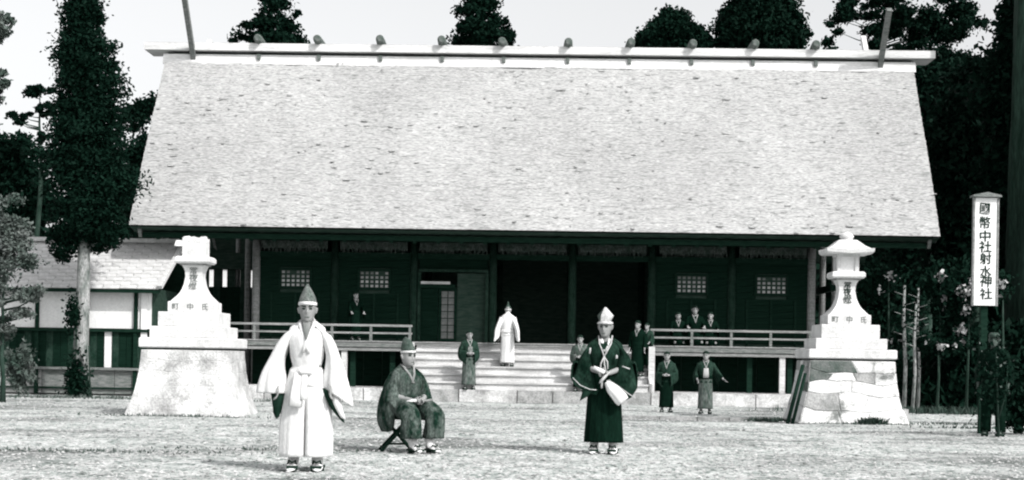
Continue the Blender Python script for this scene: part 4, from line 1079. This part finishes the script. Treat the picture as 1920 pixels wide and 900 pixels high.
hat = MB().loft(interp([ering(T((0, .006, .048)) , (.082, 0, 0), (0, .102, 0), 28), ering(T((0, .006, .085)), (.080, 0, 0), (0, .100, 0), 28, .02, 4), ering(T((.0, .008, .135)), (.064, 0, 0), (0, .088, 0), 28, .03, 4), ering(T((-.003, .012, .185)), (.040, 0, 0), (0, .066, 0), 28, .04, 3), ering(T((-.006, .02, .228)), (.016, 0, 0), (0, .035, 0), 28), ering(T((-.006, .022, .245)), (.003, 0, 0), (0, .008, 0), 28)]), True, True).build("hat", hat_grey, o)
cloth(o, "head_band", band_m, [ering(T((0, .004, .040)), (.082, 0, .0), (0, .100, -.006), 28), ering(T((0, .004, .055)), (.087, 0, 0), (0, .106, -.006), 28), ering(T((0, .004, .072)), (.083, 0, 0), (0, .103, -.004), 28)], .004)
for i in (0, 1):
    s = (-1, 1)[i]; sock(o, J['ankle'][i], J['toe'][i]); clog(o, s * .118, -.05, None, .055, -s * .1)

# ---- the priest in dark robe, right of the stairs
Dd = 18.6; pd = at(1131, 850, Dd)
el = ((-.235, .0, 1.02), (.24, .0, 1.02)); wr = ((-.065, -.20, .965), (.055, -.215, .945))
o, T, J = make_person("priest in dark wide sleeved robe and pale pointed hat holding a folded fan", (pd.x, Dd, 0), R(-6), 1.58, el, wr, (((.9, -.25, -.1), (0, -.2, 1), 1.0), ((-.9, -.25, -.05), (0, -.2, 1), 1.0)), voxel=.006, skin=skin_m, hyaw=R(-10), hpitch=R(4))
torso(o, dark_cloth, .022, 1.08, .80, (.19, .15), (.165, .13), .10)
skirt(o, black_cloth, "hakama", .95, .135, (.165, .13), (.222, .165), .030, 16, .2, None)
for s in (-1, 1):
    e, w_ = el[0 if s < 0 else 1], wr[0 if s < 0 else 1]
    # wide hanging sleeve: from the shoulder round the elbow to the wrist, the hem hanging low
    if s < 0: pts = [((-.14, .01, 1.30), (.05, 0, .06), (.01, .085, 0)), ((-.225, .0, 1.18), (.05, 0, .045), (0, .10, 0)), ((-.265, -.03, 1.03), (.10, 0, .12), (0, .10, .03)), ((-.24, -.09, .93), (.145, .02, -.055), (0, .085, .13)), ((-.215, -.14, .88), (.165, .02, -.075), (0, .05, .145))]
    else: pts = [((.14, .01, 1.30), (.05, 0, -.06), (.01, .085, 0)), ((.235, .0, 1.18), (.05, 0, -.045), (0, .10, 0)), ((.275, -.03, 1.02), (.105, 0, -.12), (0, .10, .03)), ((.245, -.09, .90), (.145, .02, .05), (0, .085, .17)), ((.225, -.15, .83), (.165, .02, .07), (0, .045, .205))]
    cloth(o, "sleeve", dark_cloth, [ering(c, u, v, 40, .03 * (.5 + .3 * i), 6, .5 * i + s, (.9, .85, .75, .6, .5)[i]) for i, (c, u, v) in enumerate(pts)], .010)
    xs = [(-.36, -.19, .885), (-.27, -.205, .80), (-.16, -.21, .755), (-.08, -.205, .75)] if s < 0 else [(.06, -.225, .87), (.17, -.215, .80), (.28, -.205, .72), (.375, -.18, .66)]
    strip(o, "sleeve_hem_cord", cord_m, xs, .012, (0, -1, .2), .006)
# white inner sleeve falling from the right opening
cloth(o, "inner_sleeve", white_cloth, [ering((.035, -.235, .845), (.018, 0, .012), (0, .02, .0), 34, .04, 5), ering((.095, -.255, .775), (.042, 0, .036), (0, .03, .0), 34, .08, 6, 1), ering((.155, -.262, .71), (.052, 0, .046), (0, .032, .0), 34, .10, 7, 2), ering((.205, -.255, .655), (.055, 0, .048), (0, .028, 0), 34, .12, 7, 3), ering((.235, -.245, .62), (.048, 0, .040), (0, .02, 0), 34, .14, 7, 3.5)], .005)
cloth(o, "inner_sleeve", lining, [ering((-.17, -.16, .80), (.05, 0, -.03), (0, .03, .02), 26, .04, 4), ering((-.19, -.165, .72), (.06, 0, .02), (0, .03, .01), 26, .06, 4, 1), ering((-.225, -.165, .65), (.045, 0, .03), (0, .02, 0), 26, .08, 4, 2)], .005)
# crossed cords and bow on the breast
strip(o, "breast_cord", cord_m, [(-.075, -.01, 1.385), (-.06, -.10, 1.29), (-.02, -.150, 1.20), (.0, -.165, 1.14)], .016, (0, -1, .2), .010)
strip(o, "breast_cord", cord_m, [(.085, -.01, 1.385), (.075, -.10, 1.29), (.03, -.150, 1.20), (.0, -.165, 1.14)], .018, (0, -1, .2), .010)
strip(o, "under_collar", white_fold, [(-.045, -.06, 1.345), (-.02, -.10, 1.28), (.0, -.140, 1.20)], [.05, .035, .012], (0, -1, .3), .006)
strip(o, "under_collar", white_fold, [(.055, -.055, 1.35), (.04, -.105, 1.27), (.01, -.142, 1.20)], [.03, .025, .012], (0, -1, .3), .007)
MB().tube([(0, -.172, 1.14), (.04, -.185, 1.08), (.045, -.19, 1.0), (.02, -.19, .985), (.005, -.185, 1.05), (0, -.175, 1.13)], .0085, 6).build("cord_bow", cord_m, o)
MB().tube([(0, -.172, 1.14), (-.035, -.185, 1.06), (-.042, -.19, .97), (-.045, -.19, .95)], .0085, 6).build("cord_end", cord_m, o)
strip(o, "fan", mat("folded paper fan", .78, .7, 9), [(-.115, -.262, 1.012), (-.05, -.272, .985), (.015, -.272, .955)], [.045, .05, .045], (0, -1, .1), .016)
cloth(o, "white_cuff", white_fold, [ering((.03, -.235, .93), (.04, 0, .03), (0, .05, 0), 24), ering((.0, -.245, .885), (.04, 0, .03), (0, .045, 0), 24, .05, 4), ering((-.02, -.24, .845), (.022, 0, .02), (0, .03, 0), 24, .08, 4)], .004)
for z, x in ((.815, -.02), (.82, .045)): MB().box((x, -.178, z), (.022, .012, .09)).build("hakama_tie", cord_m, o)
strip(o, "shoulder_cord", cord_m, [(-.165, -.125, 1.24), (-.17, -.135, 1.17)], .02, (0, -1, 0), .008); MB().capsule((.145, -.150, 1.15), (.145, -.150, 1.13), .013, .013, 8).build("chest_crest", cord_m, o)
strip(o, "sleeve_cord", cord_m, [(.21, -.135, 1.03), (.30, -.125, 1.0)], .018, (0, -1, .1), .010)
# angular pale hat
hr = [T((0, .0, .050)), T((0, .0, .078)), T((.004, .005, .135)), T((.0, .01, .235))]
def hexa(c, a, f, b, sk=0): return [c + rotz(Vector(p), R(-10)) for p in ((-a, -.0, 0), (-a * .45, -f, 0), (a * .25, -f * 1.05, 0), (a, -f * .35 + sk, .0), (a * .8, b * .6, 0), (0, b, 0), (-a * .8, b * .6, 0))]
MB().loft([hexa(hr[0], .066, .090, .10), hexa(hr[1], .070, .092, .102), hexa(hr[2] + Vector((.006, 0, 0)), .098, .088, .10), hexa(hr[3], .012, .02, .03)], True, True, smooth=False).build("hat", hat_pale, o)
MB().add([hexa(hr[1], .071, .094, .1)[0] + Vector((-.004, 0, 0)), hexa(hr[1], .071, .096, .1)[1] + Vector((0, -.006, 0)), hexa(hr[2], .099, .096, .1)[1] + Vector((.010, -.006, 0)), hexa(hr[2], .099, .09, .1)[0] + Vector((-.002, 0, 0)), hexa(hr[3], .014, .026, .03)[1]],
         [(0, 1, 2, 3), (3, 2, 4)]).build("hat_shade", hat_dark, o)  # left facets coloured dark as the shaded side of the pale hat
cloth(o, "hat_brim", hat_pale, [ering(T((0, .002, .034)), (.088, 0, 0), (0, .108, 0), 28), ering(T((0, .002, .050)), (.094, 0, .004), (0, .114, 0), 28), ering(T((0, .002, .066)), (.080, 0, 0), (0, .10, 0), 28)], .005)
for i in (0, 1):
    s = (-1, 1)[i]; sock(o, J['ankle'][i], J['toe'][i]); clog(o, s * .115, -.05, None, .055, -s * .12)

# ---- the seated priest and his stool
Ds = 18.4; ps = at(764, 846, Ds)
sy = R(33)
pose = dict(pelvis=(0, .10, .50), spine=(0, .09, .66), chest=(0, .06, .81), neck0=(0, .06, .96), neck1=(0, .04, 1.035), head=(0, .02, 1.11), sz=.915,
            knee=((-.15, -.28, .41), (.15, -.28, .41)), ankle=((-.10, -.30, .10), (.10, -.34, .10)), toe=((-.11, -.45, .045), (.11, -.49, .045)),
            shoulders=((-.15, .06, .885), (.15, .06, .885)))
el = ((-.24, .02, .66), (.24, .02, .66)); wr = ((-.06, -.21, .60), (.06, -.22, .60))
o, T, J = make_person("priest in grey figured robe seated on a folding stool, hands in lap", (ps.x, Ds, 0), sy, 1.57, el, wr, (((.85, -.4, -.1), (0, -.2, 1), .9), ((-.85, -.35, -.05), (0, -.2, 1), .9)), pose, hyaw=R(8), voxel=.006, skin=skin_m)
cloth(o, "robe", grey_cloth, [ering((0, .08, .46), (.215, 0, 0), (0, .175, 0), 44, .03, 9), ering((0, .08, .56), (.19, 0, 0), (0, .155, 0), 44, .03, 9, .5), ering((0, .07, .68), (.185, 0, 0), (0, .15, 0), 44, .03, 8, 1), ering((0, .05, .80), (.198, 0, 0), (0, .15, 0), 44, .025, 7, 1.4, .92),
      ering((0, .05, .895), (.198, 0, 0), (0, .13, .012), 44, .012, 7, 2, .9), ering((0, .055, .955), (.15, 0, 0), (0, .10, .02), 44), ering((0, .06, .992), (.085, 0, 0), (0, .074, .035), 44), ering((0, .058, 1.012), (.066, 0, 0), (0, .062, .04), 44)])
# big wide legged hakama over each leg
for s in (-1, 1):
    cloth(o, "hakama_leg", grey_cloth, [ering((s * .09, .12, .50), (.115, 0, 0), (0, .03, .13), 36, .03, 6), ering((s * .12, -.08, .50), (.12, 0, 0), (0, .03, .125), 36, .04, 6, .5), ering((s * .150, -.26, .475), (.120, 0, 0), (0, -.02, .115), 36, .05, 6, 1), ering((s * .160, -.345, .42), (.122, 0, 0), (0, -.09, .065), 36, .06, 6, 1.4),
          ering((s * .155, -.36, .30), (.120, 0, 0), (0, -.115, .0), 36, .08, 7, 1.8), ering((s * .145, -.35, .17), (.125, 0, 0), (0, -.13, 0), 36, .10, 7, 2.2)], .008)
    pts = [((s * .14, .06, .93), (.055, 0, -.055 * s), (0, .09, 0)), ((s * .205, .055, .81), (.055, 0, -.04 * s), (0, .10, 0)), ((s * .235, .03, .68), (.075, 0, -.08 * s), (0, .11, .03)), ((s * .21, -.05, .59), (.085, .03 * s, .03 * s), (0, .115, .10)), ((s * .14, -.15, .565), (.08, .05 * s, .02 * s), (0, .07, .10))]
    cloth(o, "sleeve", grey_cloth, [ering(c, u, v, 40, .035 * (.5 + .3 * i), 6, .5 * i + s, .92) for i, (c, u, v) in enumerate(pts)], .010)
# the near sleeve's long fall beside the stool
cloth(o, "sleeve_fall", grey_cloth, [ering((-.235, .06, .70), (.05, 0, 0), (0, .12, 0), 30, .04, 5), ering((-.25, .08, .52), (.06, 0, 0), (0, .16, 0), 30, .09, 5, .6), ering((-.245, .09, .36), (.055, 0, .01), (0, .165, 0), 30, .11, 5, 1), ering((-.225, .09, .25), (.03, 0, .02), (0, .12, 0), 30, .12, 5, 1.4)], .008)
for s in (-1, 1): strip(o, "collar", mat("light grey collar", .26, .16, 9), [(s * .066, .07, 1.012), (s * .066, .0, .985), (s * .03, -.075, .90), (-s * .01, -.105, .80)], .03, (0, -1, .3), .010)
strip(o, "cuff", white_fold, [(-.16, -.245, .585), (-.09, -.262, .60), (-.02, -.268, .60)], .035, (0, -1, .4), .016)
strip(o, "cuff", mat("light grey collar", .26), [(.02, -.27, .60), (.10, -.262, .60), (.17, -.245, .61)], .03, (0, -1, .4), .014)
strip(o, "lap_cord", ink, [(-.13, -.135, .645), (0, -.15, .64), (.12, -.135, .645)], .014, (0, -1, .2), .014)
hyw = Matrix.Rotation(R(8), 3, 'Z')
MB().loft(interp([ering(T((0, .004, .058)), (.080, 0, 0), (0, .100, 0), 28), ering(T((0, .006, .10)), (.077, 0, 0), (0, .098, 0), 28, .03, 4), ering(T((-.004, .012, .15)), (.062, 0, .004), (0, .085, .006), 28, .03, 3), ering(T((-.010, .02, .200)), (.036, 0, .006), (0, .06, .012), 28), ering(T((-.014, .026, .228)), (.008, 0, 0), (0, .018, .004), 28)]), True, True).build("hat", mat("dull lacquered hat", .10, .045, 10, fine=(50, .4)), o)
cloth(o, "head_band", band_m, [ering(T((0, .002, .042)), (.083, 0, 0), (0, .102, -.004), 28), ering(T((0, .002, .054)), (.085, 0, 0), (0, .105, -.004), 28), ering(T((0, .002, .066)), (.084, 0, 0), (0, .104, -.004), 28)], .004)
for i in (0, 1):
    s = (-1, 1)[i]; an, to = J['ankle'][i], J['toe'][i]; sock(o, an, to); clog(o, an[0] + s * .005, an[1] - .07, None, .05, -s * .05)
stool = empty("folding_stool", (ps.x, Ds, 0), sy - R(24)); tag(stool, "folding wooden stool with crossed legs under the seated priest", "stool")
off = Matrix.Rotation(-R(50), 3, 'Z') @ Vector((0, .12, 0))
stool.location = Vector((ps.x, Ds, 0)) + Matrix.Rotation(sy, 3, 'Z') @ Vector((-.09, .10, 0))
MB().box((0, 0, .385), (.36, .34, .035)).build("seat", wood_dk, stool)
for y in (-.15, .15):
    MB().bar((-.19, y, 0), (.15, y, .375), .032, .032, (0, 1, 0)).build("leg", wood_dk, stool)
    MB().bar((.19, y + .036, 0), (-.15, y + .036, .375), .032, .032, (0, 1, 0)).build("leg", wood_dk, stool)
for x in (-.165, .165): MB().bar((x, -.15, .04), (x, .19, .04), .024, .024).build("stretcher", wood_dk, stool)
MB().bar((-.12, -.15, .09), (.12, -.15, .09), .022, .022).build("stretcher", wood_dk, stool)

# ---- onlookers
def onlooker(label, loc, yaw, H, m_robe, m_skirt=None, arms='down', group=None, pose=None, legs=True, hem=.13, open_coat=None, cap=None, hy=0, hp=0, obi=True, apron=None, sl_drop=.2, skin=None, collar=True):
    if arms == 'down': el = ((-.225, .03, 1.02), (.225, .03, 1.02)); wr = ((-.225, -.06, .80), (.225, -.06, .80)); hd = (((0, -.2, -1), (0, -1, 0), .5), ((0, -.2, -1), (0, -1, 0), .5))
    elif arms == 'front': el = ((-.24, .0, 1.02), (.24, .0, 1.02)); wr = ((-.06, -.19, .98), (.06, -.19, .98)); hd = (((.9, -.3, 0), (0, 0, 1), .8), ((-.9, -.3, 0), (0, 0, 1), .8))
    elif arms == 'wide': el = ((-.25, .05, 1.05), (.30, .04, 1.06)); wr = ((-.22, -.10, .88), (.44, -.02, .90)); hd = (((.3, -.5, -.8), (.5, -1, 0), .6), ((.7, -.2, -.6), (0, -1, .2), .3))
    elif arms == 'rail': el = ((-.23, -.08, 1.06), (.23, -.08, 1.06)); wr = ((-.21, -.26, .92), (.21, -.26, .92)); hd = (((0, -.8, -.6), (1, 0, 0), .9), ((0, -.8, -.6), (-1, 0, 0), .9))
    dz = 0
    if pose == 'kneel':
        dz = -.56; J = dict(STAND)
        P = {k: (J[k][0], J[k][1], J[k][2] + dz) for k in ('pelvis', 'spine', 'chest', 'neck0', 'neck1', 'head')}
        P['sz'] = J['sz'] + dz; P['knee'] = ((-.12, -.34, .10), (.12, -.34, .10)); P['ankle'] = ((-.09, .10, .08), (.09, .10, .08)); P['toe'] = ((-.08, .24, .05), (.08, .24, .05))
        el = tuple((a, b, c + dz + .02) for a, b, c in el); wr = tuple((a, b, c + dz + .13) for a, b, c in wr)
    else: P = None
    o, T, J = make_person(label, loc, yaw, H, el, wr, hd, P, R(hy), R(hp), .0115, group, skin)
    grp = o
    def Z(ob):
        if dz: ob.location = (0, 0, dz)
        return ob
    Z(torso(o, m_robe, .025, 1.02, .80, (.185, .14), (.16, .125), .09, ph=H * 7))
    if pose == 'kneel':
        cloth(o, "kimono_skirt", m_skirt or m_robe, [ering((0, 0, .40), (.165, 0, 0), (0, .13, 0), 40, .02, 7), ering((0, -.06, .30), (.21, 0, 0), (0, .22, 0), 40, .03, 7), ering((0, -.09, .16), (.25, 0, 0), (0, .31, 0), 40, .04, 7), ering((0, -.09, .015), (.26, 0, 0), (0, .33, 0), 40, .04, 7)])
    else:
        skirt(o, m_skirt or m_robe, "kimono_skirt", .94, hem, (.158, .124), (.185, .145), .035, 9, H * 5, (.35, .035, .25))
    for i in (0, 1):
        s = (-1, 1)[i]; sleeve(o, m_robe, (s * .15, .012, J['sz'] + .01), el[i], wr[i], sl_drop)
    if obi: Z(cloth(o, "sash", kim[2], [ering((0, 0, .98), (.168, 0, 0), (0, .132, 0), 40), ering((0, 0, .93), (.172, 0, 0), (0, .137, 0), 40), ering((0, 0, .89), (.170, 0, 0), (0, .135, 0), 40)], .005))
    for s in (-1, 1) if collar else ():
        Z(strip(o, "collar", mat("pale worn collar", .34, .2, 9), [(s * .064, .03, 1.385), (s * .064, -.045, 1.35), (s * .03, -.112, 1.26), (-s * .005, -.15, 1.15)], .026, (0, -1, .3), .010))
    if apron: Z(strip(o, "apron", apron, [(0, -.145, 1.17), (0, -.16, 1.0), (0, -.15, .92)], [.12, .15, .14], (0, -1, .05), .010))
    if cap: cap(o, T)
    else: hair(o, T)
    if legs and pose != 'kneel':
        for i in (0, 1):
            s = (-1, 1)[i]; clog(o, s * .115, -.05, None, .045, -s * .1)
    return o

def hall_pt(lx, ly, z):   # a spot in the hall's own frame
    c, s = math.cos(YAW), math.sin(YAW); return Vector((HX + lx * c - ly * s, HY + lx * s + ly * c, z))
def lx_of(px, py, ly): D = HY + ly; return at(px, py, D).x - HX - .025 * 0 + math.sin(YAW) * ly * 1.0

on_steps = "onlookers on the stairs"
# youth at the stair foot
onlooker("youth in dull kimono standing at the foot of the stairs, left side", hall_pt(lx_of(879, 700, -5.32), -5.32, .30), R(12), 1.43, kim[0], kim[1], 'front', apron=kim[3], sl_drop=.24)
# white robed priest climbing the stairs, back turned
def court_cap(o, T):
    MB().loft(interp([ering(T((0, 0, .03)), (.082, 0, 0), (0, .10, 0), 22), ering(T((0, .0, .09)), (.07, 0, 0), (0, .088, 0), 22), ering(T((0, .02, .13)), (.035, 0, 0), (0, .06, 0), 22), ering(T((0, .03, .20)), (.02, 0, 0), (0, .03, 0), 22), ering(T((0, .03, .225)), (.006, 0, 0), (0, .01, 0), 22)]), True, True).build("court_cap", hat_dark, o)
    cloth(o, "head_band", band_m, [ering(T((0, 0, .0)), (.080, 0, 0), (0, .100, 0), 22), ering(T((0, 0, .03)), (.085, 0, 0), (0, .104, 0), 22)], .003)
pp = onlooker("priest in white seen from behind climbing the stairs", hall_pt(lx_of(951, 680, -4.62), -4.62, .873), R(176), 1.50, white_cloth, white_cloth, 'down', cap=court_cap, hem=.10, obi=False, sl_drop=.42)
cloth(pp, "belt", white_fold, [ering((0, 0, .97), (.17, 0, 0), (0, .135, 0), 40, .01, 5), ering((0, 0, .89), (.175, 0, 0), (0, .14, 0), 40, .012, 5, 1)], .006)
MB().box((.03, .15, .93), (.13, .03, .07)).build("back_knot", white_fold, pp)
# child half hidden by the dark robed priest
onlooker("child in dark kimono on the stair foot half hidden behind the dark robed priest", hall_pt(lx_of(1087, 700, -5.3), -5.3, .30), R(-6), 1.36, kim[1], kim[2], 'front')
# two by the right stair post
onlooker("child in black kimono standing on the stairs against the right stair post", hall_pt(2.62, -4.86, .683), R(-20), 1.36, kim[2], kim[2], 'down', hy=-15, sl_drop=.26)
onlooker("small child behind the one in black by the right stair post", hall_pt(2.86, -4.62, .873), R(-30), 1.12, kim[0], kim[2], 'rail', hy=-10)
# pair on the ground right of the stairs
p1 = at(1249, 773, 33.6); onlooker("child in dark jacket standing left in the pair by the veranda", (p1.x, 33.6, 0), R(-10), 1.27, kim[0], kim[2], 'front', "pair of children by the veranda", hy=6, sl_drop=.26)
p1 = at(1322, 776, 33.0); onlooker("child with open coat and one arm held out, right in the pair by the veranda", (p1.x, 33.0, 0), R(-4), 1.29, kim[0], kim[1], 'wide', "pair of children by the veranda", apron=mat("pale shirt front", .42, .3, 6), hy=-12)
# three kneeling behind the right railing
for px, ly, H, hy, lab in ((1271, -3.45, 1.30, 8, "child kneeling leftmost of the three behind the right railing"), (1302, -3.4, 1.58, 0, "tallest figure kneeling in the middle of the three behind the right railing"), (1331, -3.45, 1.33, -14, "child kneeling rightmost of the three behind the right railing")):
    onlooker(lab, hall_pt(lx_of(px, 600, ly), ly, 1.46), R(rng.uniform(-6, 6)), H, kim[2], kim[2], 'rail', "three onlookers behind the right railing", 'kneel', hy=hy, obi=False)
# one leaning on the left railing
onlooker("dark robed onlooker standing behind the left railing between two lattice windows", hall_pt(lx_of(666, 600, -3.3), -3.3, 1.46), R(20), 1.24, kim[2], kim[2], 'rail', hy=15)
# man below the name board
p1 = at(1856, 815, 24.9); dim_skin = mat('skin darkened for shade', .10, .07, 5)  # skin colour darkened to put this man in shade
def soft_cap(o, T): MB().loft(interp([ering(T((0, 0, .045)), (.083, 0, 0), (0, .104, 0), 22), ering(T((0, -.005, .085)), (.082, 0, 0), (0, .106, 0), 22), ering(T((0, 0, .12)), (.05, 0, 0), (0, .07, 0), 22)]), True, True).build("cap", hat_dark, o)
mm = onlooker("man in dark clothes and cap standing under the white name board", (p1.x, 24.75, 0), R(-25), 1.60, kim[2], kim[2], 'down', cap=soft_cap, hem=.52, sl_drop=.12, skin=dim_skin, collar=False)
for s_ in (-1, 1): cloth(mm, 'trouser_leg', kim[2], [ering((s_ * .095, 0, .62), (.09, 0, 0), (0, .10, 0), 24, .03, 5), ering((s_ * .105, -.02, .35), (.075, 0, 0), (0, .085, 0), 24, .05, 5, 1), ering((s_ * .112, .01, .07), (.07, 0, 0), (0, .08, 0), 24, .05, 5, 2)])
